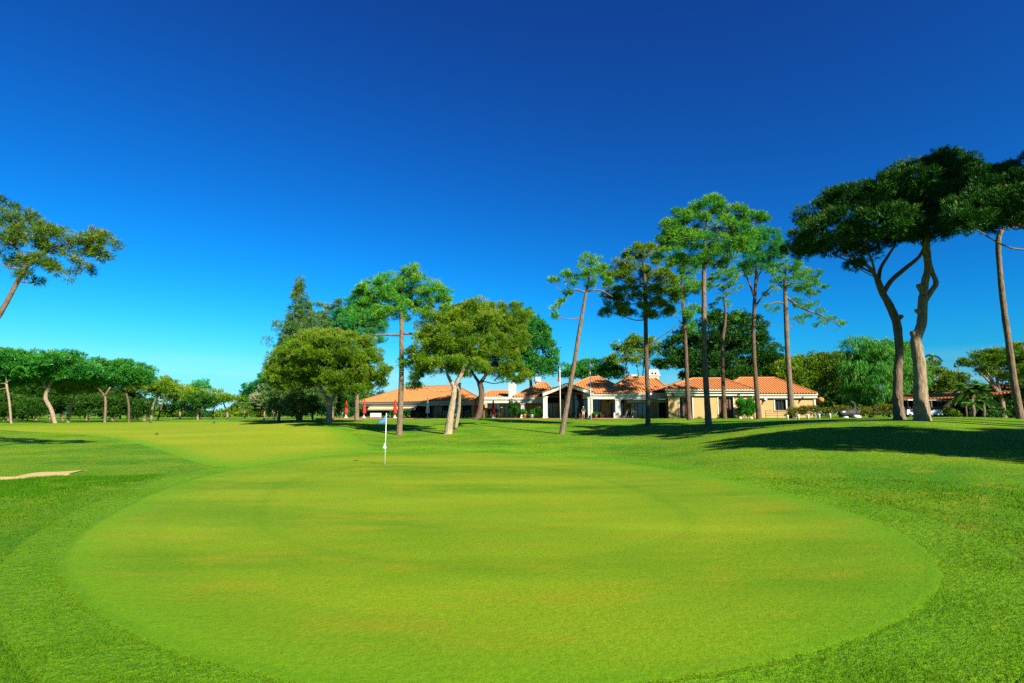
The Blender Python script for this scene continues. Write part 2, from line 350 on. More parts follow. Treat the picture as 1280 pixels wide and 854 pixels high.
# ------------------------------------------------------------------ foliage
def unit(v): return v/(np.linalg.norm(v, axis=-1, keepdims=True)+1e-9)
def spikes(c, d, k, L_, w, spread, tint, jitter=.25):
    n_ = len(c); c = np.repeat(c, k, 0); d = np.repeat(d, k, 0); tn = np.repeat(tint, k)
    dd = unit(d + rng.normal(0, spread, d.shape)); ln = L_*rng.uniform(.6, 1.25, (len(c), 1)); c = c + rng.normal(0, L_*jitter, c.shape)
    s = unit(np.cross(dd, rng.normal(size=dd.shape)))*w*.5*rng.uniform(.7, 1.3, (len(c), 1))
    V = np.stack([c-s, c+s, c+dd*ln], 1).reshape(-1, 3)
    tn = np.clip(np.repeat(tn + rng.normal(0, .08, len(tn)), 3), 0, 1)
    return V, tn
def shell_clumps(c, rad, rc, cov, flat):
    a, b, h = rad; n_ = max(3, int(cov*4*(a*b+a*h+b*h)/3/(rc*rc)*.62))
    u = unit(rng.normal(size=(n_, 3))); r = rng.uniform(.55, 1, (n_, 1))**.6
    p = u*r; p[:,2] = np.where(p[:,2] < 0, p[:,2]*flat, p[:,2])
    return c + p*np.array([a, b, h]), unit(u*np.array([1/a, 1/b, 1/h])), rc*rng.uniform(.6, 1.35, n_)
ST = {  # rc, coverage, flat underside, tufts/clump, needles/tuft, length, width, spread, up bias, lobe scale
 'stone': (.60, 1.35, .6, 58, 9, .20, .042, .42, .7, 1.12),
 'stonebig': (.50, 1.3, .8, 58, 10, .19, .034, .45, .7, 1.1),
 'far': (.95, 1.3, .5, 28, 6, .42, .14, .5, .6, 1.18),
 'vfar': (1.3, 1.2, .4, 22, 5, .7, .24, .5, .6, 1.1),
 'loose': (.52, .90, .8, 46, 10, .25, .038, .5, .5, 1.25),
 'airy': (.40, .58, .85, 30, 9, .24, .036, .6, .45, 1.12),
 'conifer': (.6, 1.1, 1, 30, 7, .36, .07, .3, -.15, 1.25),
 'willow': (.8, 1.1, .9, 34, 7, .55, .06, .22, -1.6, 1.1),
 'broad': (.7, 1.2, .6, 36, 6, .24, .12, .7, .4, 1.1),
 'shrub': (.35, 1.3, .6, 30, 6, .16, .07, .7, .4, 1),
}
def crown_cloud(lobes, style):
    rc, cov, flat, nt_, k, L_, w, spr, up, ls = ST[style]; Vs = []; Ts = []; C = []
    for c, rad, mul in lobes:
        cc, nn, rr = shell_clumps(np.array(c), np.array(rad)*ls, min(rc, max(rad)*.6), cov*mul, flat)
        C.append(cc); n_ = len(cc); ct_ = rng.uniform(.05, .7, n_)
        u = unit(rng.normal(size=(n_, nt_, 3)) + np.array([0,0,.35 if up > 0 else 0])); r = rng.uniform(.2, 1, (n_, nt_, 1))**.6
        sq = np.array([1.15, 1.15, .72 if up > 0 else 1.1])
        p = cc[:,None] + u*r*rr[:,None,None]*sq
        d = unit(u*.8 + nn[:,None]*.5 + np.array([0,0,up]))
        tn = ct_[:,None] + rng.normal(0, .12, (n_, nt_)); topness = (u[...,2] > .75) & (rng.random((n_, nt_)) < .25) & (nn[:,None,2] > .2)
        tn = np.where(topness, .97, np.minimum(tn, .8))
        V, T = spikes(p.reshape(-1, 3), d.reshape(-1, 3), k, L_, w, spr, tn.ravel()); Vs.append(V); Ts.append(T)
    return np.concatenate(Vs), np.concatenate(Ts), C
def catmull(pts, sub=4):
    pts = [np.array(p, float) for p in pts]
    if len(pts) < 3: sub_ = sub
    q = [2*pts[0]-pts[1]] + pts + [2*pts[-1]-pts[-2]]; out = []
    for i in range(1, len(q)-2):
        p0, p1, p2, p3 = q[i-1:i+3]
        for k in range(sub):
            t = k/sub; out.append(.5*((2*p1)+(-p0+p2)*t+(2*p0-5*p1+4*p2-p3)*t*t+(-p0+3*p1-3*p2+p3)*t**3))
    out.append(pts[-1]); return out
TW = .79
def tree(name, label, group, Y, trunk, lobes, style, leaf='stone', bark='bark', limbs=(), cat='tree', twigs=.5, lobe_limb=True, depth=1.0, dys=None):
    """trunk / limbs: lists of (px,py,width_px); lobes: (px,py,rx,ry[,density]) in pixels at distance Y, given their own depth in metres"""
    b = P(trunk[0][0], trunk[0][1], Y); bz = tz(b[0], Y); root = np.array([b[0], Y, bz])
    e = empty(name, root, label, cat, group)
    tb = MB(); tp = []
    for i, q in enumerate(trunk):
        p = P(q[0], q[1], Y); w = q[2]*mpp(p)/2*TW*(.82 if style == 'far' else 1)
        if i == 0: p = np.array([b[0], Y, bz-.12])
        tp.append(np.array([*p, w]))
    sm = catmull(tp, 5)
    # root flare
    pts_ = [s[:3] for s in sm]; rad = [s[3] for s in sm]; r0 = rad[0]
    pts_.insert(1, pts_[0]+(pts_[1]-pts_[0])*.15); rad.insert(1, r0*1.12); rad[0] = r0*1.28
    tb.tube(pts_, rad, 10, True, .07)
    L_pts = list(zip(pts_, rad))
    for l in limbs:
        lp = []
        for i, q in enumerate(l):
            p = P(q[0], q[1], Y + (q[3] if len(q) > 3 else 0)); lp.append(np.array([*p, q[2]*mpp(p)/2*.88]))
        s_ = catmull(lp, 4); tb.tube([s[:3] for s in s_], [max(s[3], .012) for s in s_], 7, True, .06); L_pts += [(s[:3], s[3]) for s in s_]
    LW = []
    for i, l in enumerate(lobes):
        dy = dys[i] if dys else rng.uniform(-1, 1)*l[2]*mpp(P(l[0], l[1], Y))*.35*depth
        c = P(l[0], l[1], Y+dy); m_ = mpp(c); LW.append((c, (l[2]*m_, l[2]*m_*depth, l[3]*m_), l[4] if len(l) > 4 else 1))
    V, T, C = crown_cloud(LW, style)
    if lobe_limb:
        for (c, rad_, _), cc in zip(LW, C):
            cand = [(p, r) for p, r in L_pts if p[2] < c[2]-.15*np.linalg.norm(c[:2]-p[:2]) and p[2] > bz+.3*(c[2]-bz)] or [L_pts[-1]]
            p, r = min(cand, key=lambda q: np.linalg.norm(q[0]-c)*1.0+ (c[2]-q[0][2])*.2)
            tip = c - np.array([0,0,rad_[2]*.25]); mid = (p+tip)/2 + np.array([rng.normal(0,.15), rng.normal(0,.15), -.12*np.linalg.norm(tip-p)])
            s_ = catmull([p, mid, tip], 4); r1 = min(r*.45, .02+.014*np.linalg.norm(tip-p)); tb.tube(s_, list(np.linspace(r1, r1*.4, len(s_))), 6)
            for q in cc[rng.random(len(cc)) < twigs]:
                a = s_[rng.integers(len(s_)//2, len(s_))]
                if np.linalg.norm(q-a) < .4: continue
                mm = (a+q)/2 + rng.normal(0, .12, 3); tb.tube([a, mm, q], [r1*.32, r1*.22, .008], 4, False)
    tb.build('trunk', M[bark], e, True, off=root)
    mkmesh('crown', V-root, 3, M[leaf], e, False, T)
    return e
GW = 'umbrella pines in the wood on the far left'
# --- left edge leaning pine
tree('pine_tree', 'leaning airy pine against the sky, its bare slanting trunk cut off by the left edge', None, 30,
 [(-88,536,11),(-50,470,9),(0,392,7.5),(22,352,6.8),(38,326,6)],
 [(-35,262,45,20,.8),(5,262,20,16),(25,283,26,16),(50,295,26,14),(78,303,24,12),(108,303,22,12),(128,310,12,12),(125,298,10,7),(20,305,30,12,.7),(60,322,30,12,.7),(85,335,26,12,.5),(45,345,25,8,.4),(105,335,15,7,.5),(-5,325,22,14,.7)],
 'airy', 'olive', 'bark', [[(38,326,4),(60,315,3),(90,303,2),(118,300,1.2)],[(36,328,4),(15,305,3),(-10,285,2.4),(-30,270,1.5)],[(38,326,2.5),(60,332,2),(85,342,1)]], twigs=.6)
# --- far left wood
def T(lbl, Y, trunk, lobes, style='far', leaf='stone_green', bark='bark_pale', limbs=(), group=GW, **k): return tree('pine_tree', lbl, group, Y, trunk, lobes, style, leaf, bark, limbs, **k)
T('umbrella pine with a pale crooked S-bent trunk under the broadest far left crown', 92, [(69,529,7.5),(64,512,7),(57,498,7),(60,486,5.5),(65,476,5)],
  [(50,458,38,16),(22,460,28,14),(75,456,28,15),(95,463,18,12),(45,470,45,9)], limbs=[[(60,487,4),(52,475,3),(45,466,2)],[(64,478,4),(66,470,3),(75,460,2)]])
T('straight umbrella pine at the left picture edge, left of the crooked pale trunk', 88, [(14,530,4),(12,505,4),(8,480,4)], [(-15,460,42,20),(15,455,24,14),(-30,475,40,14),(5,447,14,9)])
T('lower umbrella pine with a right-leaning pale trunk, just right of the crooked pale trunk', 100, [(85,527,4.5),(89,508,4.5),(94,492,4)], [(88,480,24,9),(72,485,18,7),(105,484,14,7)], leaf='stone')
T('flat umbrella pine on a dark forked trunk in the far left wood', 98, [(131,527,5),(132,505,4.5),(131,495,4)], [(118,466,26,13),(130,474,18,9),(105,474,16,9)], bark='bark', limbs=[[(131,495,3),(122,485,3),(112,476,2)],[(131,495,3),(138,484,2.5)]])
T('rounded umbrella pine forming the right end of the tall row in the far left wood', 102, [(161,527,4),(161,508,4),(158,492,3)], [(155,467,26,15),(168,473,18,12),(145,474,20,11)], bark='bark_dark')
T('umbrella pine with two pale trunks and thin flat crown right of the tall row', 128, [(180,527,5),(183,510,4),(185,500,4)], [(194,481,20,8),(208,486,12,7),(180,486,14,6)], leaf='stone', limbs=[[(183,508,3),(178,498,2),(172,490,2)],[(189,527,3.5),(191,508,3),(198,494,2.5),(203,488,1.5)]])
T('slender umbrella pine with a dark right-leaning trunk beyond the two pale trunks', 140, [(197,526,3),(202,508,3),(206,498,2)], [(209,494,13,6),(221,488,9,5)], leaf='stone', bark='bark_dark')
under = [(4,512,18,14),(34,515,18,12),(110,512,16,13),(142,513,16,12),(170,516,13,9)]
for i, (x, y, rx, ry) in enumerate(under):
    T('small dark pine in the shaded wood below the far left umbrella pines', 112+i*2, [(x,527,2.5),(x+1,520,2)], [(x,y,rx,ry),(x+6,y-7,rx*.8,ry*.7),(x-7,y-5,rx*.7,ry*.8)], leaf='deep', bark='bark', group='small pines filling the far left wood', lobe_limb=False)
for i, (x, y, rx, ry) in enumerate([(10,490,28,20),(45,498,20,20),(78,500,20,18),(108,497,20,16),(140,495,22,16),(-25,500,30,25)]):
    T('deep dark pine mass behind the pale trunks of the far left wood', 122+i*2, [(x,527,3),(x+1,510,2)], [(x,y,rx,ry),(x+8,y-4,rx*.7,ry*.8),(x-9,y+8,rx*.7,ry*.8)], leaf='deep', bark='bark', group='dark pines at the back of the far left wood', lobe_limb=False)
GD = 'small distant pines on the skyline left of centre'
def TD(lbl, Y, trunk, lobes, **k): return T(lbl, Y, trunk, lobes, 'vfar', k.pop('leaf', 'stone'), k.pop('bark', 'bark_pale'), group=GD, **k)
TD('distant umbrella pine with a wide pale green crown below the loose blue-green pine top', 165, [(224,526,3.5),(226,510,3),(228,500,2)], [(236,494,20,7),(222,499,14,7),(246,497,14,7)])
TD('distant loose pine top rising above the flat crowns on the skyline', 175, [(250,526,2.5),(250,505,2),(249,492,1.5)], [(239,484,7,4,.8),(254,481,7,4.5,.8),(247,489,10,4,.8),(259,486,5,3,.6)], leaf='pine_blue')
TD('distant dark rounded pine between the loose pine top and the open patch of sky', 160, [(247,526,3),(247,512,3)], [(250,502,16,9),(240,508,14,8),(255,508,12,8)], leaf='stone_dark')
TD('distant dark small pine beside the flat wide crown, left part of the skyline', 168, [(214,526,2),(215,515,2)], [(216,510,13,6),(208,513,9,5)], leaf='stone_dark')
TD('distant umbrella pine with a single pale trunk at the left side of the sky gap', 170, [(266,526,2.6),(267,514,2.2),(269,504,1.5)], [(273,496,13,5.5),(266,500,9,4)])
TD('distant umbrella pine with a pale trunk forked in a V in the sky gap', 165, [(284,526,3.5),(284,516,3),(282,510,2.2)], [(279,501,9,5),(298,499,14,5)], limbs=[[(282,511,2),(279,503,1.5)],[(284,514,2),(291,505,1.5),(296,501,1)]])
TD('distant umbrella pine with a pale trunk at the right side of the sky gap', 160, [(306,526,3),(306,514,2.5),(307,508,1.5)], [(310,500,12,5),(300,510,7,4)])
for i, (x, y, rx, ry, lf) in enumerate([(190,518,18,6,'stone'),(214,519,16,6,'stone'),(238,519,16,5,'stone_dark'),(262,520,13,4,'stone_dark'),(284,518,16,5,'stone'),(306,517,15,6,'stone'),(326,516,16,7,'stone'),(345,516,14,7,'stone')]):
    o = T('rounded yellow-green bush low on the skyline behind the distant umbrella pines' if lf == 'stone' else 'rounded dark bush low on the skyline below the distant pine tops', 205+i*3, [(x,527,2),(x,522,1.5)], [(x,y,rx,ry),(x+5,y-2,rx*.5,ry*.8)], 'vfar', lf, 'bark', group='low bushes on the skyline' if lf == 'stone' else 'dark low bushes on the skyline', lobe_limb=False, cat='bush'); o.name = 'bush'
T('umbrella pine with a domed crown leaning out left of the tall pointed conifer', 112, [(330,527,3),(331,505,3),(333,494,2)], [(322,486,14,10),(334,477,13,10),(314,492,10,6),(338,490,14,12)], leaf='stone_green', group=None)
o = T('greyish half bare tree with pale twigs left of the big domed pine', 105, [(343,527,2.2),(340,512,2),(334,500,1.5)], [(332,492,9,9,.6),(326,500,9,8,.5),(340,505,9,9,.6)], leaf='twig', group=None, limbs=[[(347,527,2),(346,510,1.5),(338,498,1)]])
for i, x in enumerate(list(range(-70, 185, 22))+list(range(330, 560, 20))):
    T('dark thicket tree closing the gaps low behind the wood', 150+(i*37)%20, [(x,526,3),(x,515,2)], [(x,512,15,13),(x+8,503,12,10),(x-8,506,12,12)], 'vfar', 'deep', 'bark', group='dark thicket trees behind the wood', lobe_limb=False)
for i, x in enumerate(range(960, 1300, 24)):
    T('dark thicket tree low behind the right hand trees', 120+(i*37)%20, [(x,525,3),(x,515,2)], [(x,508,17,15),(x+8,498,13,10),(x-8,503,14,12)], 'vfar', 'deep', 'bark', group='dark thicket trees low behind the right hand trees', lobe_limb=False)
# --- centre left group
def cone(): return [(375+1.5*math.sin(k), 352+k*9.5, 3+k*2.15, 5.5+k*.35, .7) for k in range(17)]
tree('conifer_tree', 'tall pointed conifer with feathery drooping branches, highest spire left of centre', None, 80, [(374,527,9),(374,460,6),(375,400,3),(375,354,1)],
 cone()+[(352,405,9,6,.5),(345,430,10,7,.5),(398,398,9,6,.5),(340,455,8,8,.5)], 'conifer', 'conifer', 'bark', twigs=.2)
T('second loose conifer with two ragged tops behind the big umbrella pine, right of the spire', 84, [(415,527,6),(414,460,5),(412,400,3)], [(398,390,9,12,.7),(411,392,8,12,.6),(420,405,14,14,.7),(400,410,14,12,.7),(428,388,8,13,.6)], 'loose', 'conifer', 'bark', group=None)
T('blue-green pine with a full leafy top directly left of the tall slim straight trunk', 76, [(446,527,7),(446,470,6),(447,410,4)], [(440,385,14,12),(458,392,18,14),(445,405,20,14),(468,405,12,12),(432,402,14,12),(455,373,9,9),(462,420,16,12)], 'loose', 'pine_blue', 'bark', group=None)
T('big domed olive umbrella pine with pale forked trunk left of the red parasols', 66, [(411,527,10),(412,508,9),(411,497,8)],
 [(415,440,45,24),(372,456,28,22),(456,462,28,20),(400,432,36,16),(440,440,35,20),(365,475,26,18),(395,465,36,22),(430,470,36,20),(462,478,20,12),(350,465,14,16),(440,486,24,10)], 'stone', 'stone', 'bark_pale',
 [[(412,503,6),(403,490,5),(398,478,4)],[(413,503,6),(422,488,5),(430,476,3)]], group=None, lobe_limb=True, twigs=.15)
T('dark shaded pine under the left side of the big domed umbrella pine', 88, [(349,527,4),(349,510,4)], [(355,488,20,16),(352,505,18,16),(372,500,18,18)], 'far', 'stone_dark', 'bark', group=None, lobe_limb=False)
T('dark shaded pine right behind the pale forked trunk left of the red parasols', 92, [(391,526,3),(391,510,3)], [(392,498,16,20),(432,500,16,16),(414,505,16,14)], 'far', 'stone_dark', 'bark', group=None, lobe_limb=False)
o = T('small sunlit yellow-green shrub tree at the foot of the spire conifer', 82, [(376,527,2),(375,515,2)], [(373,512,8,8,.7),(384,508,6,6,.7)], 'broad', 'broad', 'bark_pale', group=None)
T('tall slim straight pine with a bare crossbar branch, beside the blue golf flag', 50, [(499,547,10),(501,500,8.5),(502,450,7.5),(502,410,6.5),(501,380,5),(504,352,3)],
 [(506,346,14,8,.9),(485,358,16,9),(467,364,14,9),(452,368,9,7),(527,358,15,9),(545,368,14,8),(556,378,8,7,.7),(500,370,22,10),(475,382,20,10),(525,378,18,9),(462,398,14,9,.8),(490,392,18,9,.8),(535,395,16,9,.8),(518,340,10,6,.7)],
 'loose', 'pine', 'bark', [[(502,419,4),(485,419,3),(466,419,2)],[(502,417,4),(525,418,3),(542,419,2)]], group=None)
T('umbrella pine with a sunlit cream trunk forking into a Y beside the tall slim pine', 50, [(560,544,13),(563,520,11),(567,495,9),(568,482,8.5)],
 [(560,425,34,24),(536,442,24,20),(522,458,16,16),(575,400,28,18),(545,410,22,16),(520,478,12,9,.7),(590,430,26,24),(555,455,30,14),(585,455,18,10),(596,396,22,16)], 'stone', 'stone', 'bark_cream',
 [[(568,484,7),(560,470,4),(557,458,3)],[(568,484,7),(578,465,6),(582,450,4)],[(569,537,6,1.6),(573,515,5.5,1.4),(574,492,5,.8),(570,482,5)]], group=None, twigs=.25)
T('umbrella pine with a thick dark trunk, middle of the three joined crowns', 78, [(597,530,12),(600,512,9.5),(602,490,9),(599,478,8)],
 [(612,405,30,26),(600,435,36,24),(630,425,28,26),(620,455,28,20),(590,460,26,14),(640,470,20,12),(640,395,20,14),(580,395,24,15)], 'stone', 'stone', 'bark_dark', [[(600,480,5),(592,468,4),(585,455,3)],[(600,480,6),(610,465,4),(620,450,3)]], group=None, twigs=.2)
T('green umbrella pine rising behind the clubhouse roof, right of the three joined crowns', 104, [(664,524,7),(664,490,6),(663,470,5)],
 [(655,425,30,24),(672,440,22,20),(675,462,20,11),(645,455,26,18),(650,400,20,12),(665,410,20,14),(688,458,11,9)], 'far', 'stone_green', 'bark', group=None, twigs=.2)
T('leaning bare-trunked pine with a small windswept top, slanting right across the white gable', 48, [(702,544,8.5),(707,515,8),(716,465,7),(724,415,6),(731,375,5),(736,350,3.5),(738,330,2)],
 [(736,324,12,7),(746,330,8,6,.8),(722,341,14,6.5),(705,350,12,6,.9),(692,354,6,5,.8),(742,345,13,7),(729,355,12,5),(708,368,6,4,.8),(703,380,5,5,.7),(695,392,4.5,7,.8),(750,338,7,5,.8),(757,352,6,4,.6)],
 'airy', 'pine', 'bark', [[(733,366,3),(718,362,2.5),(706,372,2),(698,386,1.5)],[(734,364,3),(750,363,2),(766,371,1.2)]], group=None, twigs=.7)
GT = 'tall slim pines in front of the right half of the clubhouse'
def TT(*a, **k): k['group'] = GT; return T(*a, **k)
TT('tall straight pine with a dark trunk in front of the two white roof chimneys', 56, [(810,534,9),(810,500,7.5),(808,450,7),(807,400,6.5),(806,350,5),(803,322,2.5)],
 [(799,318,14,8),(812,314,9,7),(783,330,12,8),(772,345,12,9),(795,345,16,10),(820,335,14,9),(828,352,14,9),(764,368,12,8,.9),(785,368,16,9,.8),(812,368,16,9),(770,388,14,9),(795,390,16,8),(820,388,16,8),(836,375,12,8,.8),(843,392,9,6,.6)],
 'loose', 'stone', 'bark_dark', [[(808,434,2.8),(822,424,2),(838,413,1.4),(846,405,1)]])
TT('slim dark-trunked pine close to the clubhouse, directly left of the tallest pine', 68, [(862,524,8),(859,480,6.5),(857,430,6),(854,385,5),(850,330,3)],
 [(845,300,16,10),(836,285,12,9),(835,322,16,10),(855,335,15,10),(850,358,16,9),(870,360,10,8,.8),(866,392,12,7),(843,372,12,6,.7),(858,408,10,5,.5),(828,305,8,7)], 'loose', 'pine', 'bark_dark')
TT('tallest of the slim pines, pale lower trunk and wide ragged bright green top', 48, [(886,533,12),(884,505,9.5),(881,450,8.5),(880,400,7.5),(880,340,6.5),(882,290,4.5),(888,260,2.5)],
 [(892,254,9,6),(880,262,12,7),(858,264,11,6),(849,278,12,8),(868,280,16,8),(903,262,11,6),(918,266,10,6),(936,272,8,5),(952,272,6,4,.8),(900,284,18,9),(926,288,14,8),(855,300,18,9),(880,305,20,9),(910,308,18,9),(893,325,18,7),(865,322,16,8),(930,305,14,8),(846,292,10,7)],
 'loose', 'pine', 'bark')
TT('slim pine with few low branches right behind the tallest pine', 77, [(906,525,7),(904,480,6),(903,430,5.5),(907,395,4),(904,368,2.5)], [(905,348,16,9),(915,362,12,7,.7),(893,360,12,6,.6),(925,340,14,9,.8),(903,380,16,6,.35),(920,395,12,5,.3)], 'airy', 'pine', 'bark_dark')
TT('slim pine with several forking limbs, just right of the green bush by the wall', 69, [(949,525,9),(945,480,7),(942,430,6),(943,380,5.5),(946,335,4),(948,312,2)],
 [(946,296,14,8),(962,298,12,8),(932,305,12,8),(955,312,16,8),(938,325,14,7),(966,325,12,7),(950,336,14,6,.8),(975,312,10,8)], 'loose', 'pine_blue', 'bark_dark',
 [[(943,372,3),(935,350,2.5),(928,335,1.5)],[(943,385,3),(955,368,2.2),(968,355,1.5)],[(944,365,3),(948,345,2),(958,330,1.5)]])
TT('slim pine at the right end of the clubhouse with a long drooping branch reaching right', 67, [(990,524,11),(987,480,8.5),(984,430,7.5),(982,380,6.5),(981,348,4),(983,330,2.5)],
 [(984,332,14,7),(1003,338,14,7),(1020,345,11,6,.9),(972,345,12,7),(995,355,16,8),(1015,362,15,7),(1005,378,15,6,.7),(962,365,10,6,.6),(1018,392,10,5,.6),(1000,400,9,4,.5),(1036,396,9,4.5,.6),(1025,405,9,4,.5),(1047,405,6,4,.6),(965,385,9,4,.4)],
 'airy', 'pine', 'bark', [[(983,372,4),(1000,384,3),(1020,392,2.2),(1038,400,1.5),(1052,410,1)],[(983,380,2.5),(970,378,2),(958,382,1.2)]], twigs=.7)
# --- right foreground umbrella pines
T('umbrella pine with its trunk bending left, left of the two big right hand pines', 35, [(1125,525,18),(1122,500,14.5),(1122,470,12.5),(1124,440,11.5),(1121,405,12),(1112,382,11),(1103,366,10),(1097,350,9)],
 [(1040,286,30,20),(1010,300,20,16),(1072,270,30,22),(1100,248,30,20),(1025,268,24,14),(1062,245,24,12),(1055,302,36,12),(1095,280,34,22),(1120,262,30,24),(1120,292,28,12),(1000,312,16,9),(1062,328,14,6,.5),(1085,318,14,6,.5)],
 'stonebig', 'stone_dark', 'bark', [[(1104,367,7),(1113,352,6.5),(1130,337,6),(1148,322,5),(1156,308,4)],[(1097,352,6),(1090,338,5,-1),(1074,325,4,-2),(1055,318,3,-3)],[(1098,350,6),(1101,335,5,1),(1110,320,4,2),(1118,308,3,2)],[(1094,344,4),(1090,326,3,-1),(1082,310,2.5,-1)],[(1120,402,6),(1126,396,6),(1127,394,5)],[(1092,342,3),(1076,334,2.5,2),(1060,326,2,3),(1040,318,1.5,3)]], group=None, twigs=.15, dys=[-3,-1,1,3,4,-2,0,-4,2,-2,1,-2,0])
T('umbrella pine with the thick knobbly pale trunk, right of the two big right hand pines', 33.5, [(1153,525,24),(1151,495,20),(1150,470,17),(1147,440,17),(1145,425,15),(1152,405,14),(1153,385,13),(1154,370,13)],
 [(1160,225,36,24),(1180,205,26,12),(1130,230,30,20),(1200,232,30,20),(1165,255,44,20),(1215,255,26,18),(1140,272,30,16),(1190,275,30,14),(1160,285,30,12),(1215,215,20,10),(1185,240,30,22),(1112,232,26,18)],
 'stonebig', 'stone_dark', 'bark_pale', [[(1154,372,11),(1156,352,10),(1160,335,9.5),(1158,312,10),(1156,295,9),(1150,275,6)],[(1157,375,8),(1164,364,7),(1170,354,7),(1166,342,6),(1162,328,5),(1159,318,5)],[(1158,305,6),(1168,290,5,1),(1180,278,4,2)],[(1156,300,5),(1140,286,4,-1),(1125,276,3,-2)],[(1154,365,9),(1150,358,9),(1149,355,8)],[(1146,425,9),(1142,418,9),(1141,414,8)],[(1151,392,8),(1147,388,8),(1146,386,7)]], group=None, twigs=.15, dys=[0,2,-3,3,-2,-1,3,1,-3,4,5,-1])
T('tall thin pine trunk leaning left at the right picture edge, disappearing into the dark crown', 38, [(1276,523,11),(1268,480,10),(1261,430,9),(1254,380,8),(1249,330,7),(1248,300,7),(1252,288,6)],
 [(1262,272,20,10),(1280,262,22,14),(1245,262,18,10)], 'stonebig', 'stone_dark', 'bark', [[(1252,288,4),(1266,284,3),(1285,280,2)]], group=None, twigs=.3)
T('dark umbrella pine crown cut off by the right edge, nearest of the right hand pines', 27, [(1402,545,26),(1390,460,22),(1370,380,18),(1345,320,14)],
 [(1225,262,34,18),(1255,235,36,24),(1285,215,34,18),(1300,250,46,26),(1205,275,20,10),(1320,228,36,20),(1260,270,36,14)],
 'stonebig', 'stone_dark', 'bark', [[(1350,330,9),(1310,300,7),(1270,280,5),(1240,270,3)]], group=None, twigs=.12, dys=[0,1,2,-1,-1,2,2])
GO = 'umbrella pines just outside the picture on the right'
def offtree(x, y, h, r, lbl):
    z = tz(x, y); e = empty('pine_tree', (x, y, z), lbl, 'tree', GO); b = MB(); b.tube([(0,0,-.1),(.3,.2,h*.35),(-.1,.3,h*.62),(0,0,h*.8)], [.42,.33,.28,.2], 9, True, .06)
    LW = []
    for k in range(9):
        q = k*2*math.pi/8; rr = r*.55 if k else 0; LW.append((np.array([rr*math.cos(q), rr*math.sin(q), h*.8+(.5 if k else 1.2)]), (r*.5, r*.5, h*.13), 1))
        if k: b.tube([(0,0,h*.68), (rr*.5*math.cos(q), rr*.5*math.sin(q), h*.72), tuple(LW[-1][0])], [.12,.09,.05], 6)
    V, T_, C = crown_cloud(LW, 'stone'); b.build('trunk', M['bark'], e, True); mkmesh('crown', V, 3, M['stone_dark'], e, False, T_)
offtree(29.5, 9.5, 12, 5.0, 'tall umbrella pine added out of view to shade the big right hand crowns')
offtree(25.5, 14.5, 12.5, 5.0, 'tall umbrella pine added out of view to shade the big right hand crowns')
offtree(35, 11, 12.5, 5.0, 'tall umbrella pine added out of view to shade the big right hand crowns')
offtree(32, 24.5, 23.5, 4.4, 'tall umbrella pine added out of view to shade the big right hand crowns')  # unseen tall pine, placed to throw shade on the big right hand crowns
offtree(37.5, 22.0, 24, 5.0, 'tall umbrella pine added out of view to shade the big right hand crowns')  # second unseen tall pine added for the same crown shade
# --- background behind the clubhouse
T('big dark round pine behind the clubhouse roof, between the slim trunks', 108, [(900,524,7),(899,490,6.5),(896,475,6)], [(858,438,26,20),(890,420,34,24),(928,420,28,24),(950,445,24,22),(845,452,22,14),(880,450,34,20),(920,455,34,22),(965,462,16,12),(905,400,22,10),(900,470,40,10)], 'far', 'stone_dark', 'bark_pale', [[(897,478,5),(885,462,4),(870,450,3)]], group=None, twigs=.1)
T('olive pine behind the clubhouse roof below the dark round pine', 116, [(950,524,5),(950,490,5)], [(950,462,24,14),(975,470,16,12),(935,470,20,10)], 'far', 'stone', 'bark_pale', group=None, twigs=.1)
T('low round bright green pine behind the roof between the two white flagpoles', 122, [(745,524,4),(745,490,4)], [(745,463,24,11),(722,467,18,9),(764,468,14,9)], 'far', 'stone_green', 'bark', group=None, twigs=.1)
GL = 'loose pines behind the roof chimneys'
T('loose yellow-green pine behind the left roof chimney', 118, [(779,524,3),(780,490,3),(782,460,2.5),(786,445,2)], [(780,436,12,8,.9),(792,430,12,7,.9),(772,450,12,7,.9),(788,452,12,6,.7),(795,440,10,7,.7)], 'far', 'stone', 'bark', group=GL)
T('dark bushy pine low behind the roof, left of the loose pines', 124, [(765,524,3),(765,485,3)], [(766,462,9,9),(757,466,8,7)], 'far', 'stone_dark', 'bark', group=GL, lobe_limb=False)
T('half bare pine with thin pale upright twigs behind the taller right roof chimney', 120, [(803,524,3),(803,480,2.5),(805,450,2)], [(808,430,14,7,.8),(818,440,12,7,.7),(800,445,9,8,.4),(812,455,10,8,.3)], 'far', 'stone', 'bark_pale', group=GL, limbs=[[(800,480,1.2),(797,462,1),(795,450,.8)],[(806,480,1.2),(811,462,1),(814,448,.8)],[(804,485,1),(804,465,1),(806,450,.8)],[(810,482,1),(818,465,1),(822,455,.8)]])
GH = 'dense round-topped trees beyond the right end of the clubhouse'
for x, y, rx, ry, lf, l in [(985,468,15,20,'stone','dense round tree nearest the right end of the roof'),(1008,466,20,22,'stone','dense round tree over the low right end of the roof'),(1036,462,20,22,'broad','dense round tree over the red ball lamp, level top against the sky'),(1060,466,18,24,'broad','dense round tree touching the drooping pepper tree'),]:
    T(l, 98+rng.uniform(0,6), [(x,524,4),(x+1,495,3.5),(x,480,3)], [(x,y,rx,ry*.8),(x-6,y+12,rx*.9,ry*.7),(x+7,y+14,rx*.9,ry*.7),(x+3,y-8,rx*.7,ry*.5)], 'far', lf, 'bark', group=GH, twigs=.15)
T('dark shrubby tree between the red ball lamp and the pepper tree', 90, [(1050,524,4),(1050,510,3)], [(1048,504,16,12),(1065,500,14,14),(1035,498,12,10)], 'broad', 'stone_dark', 'bark', group=None, lobe_limb=False)
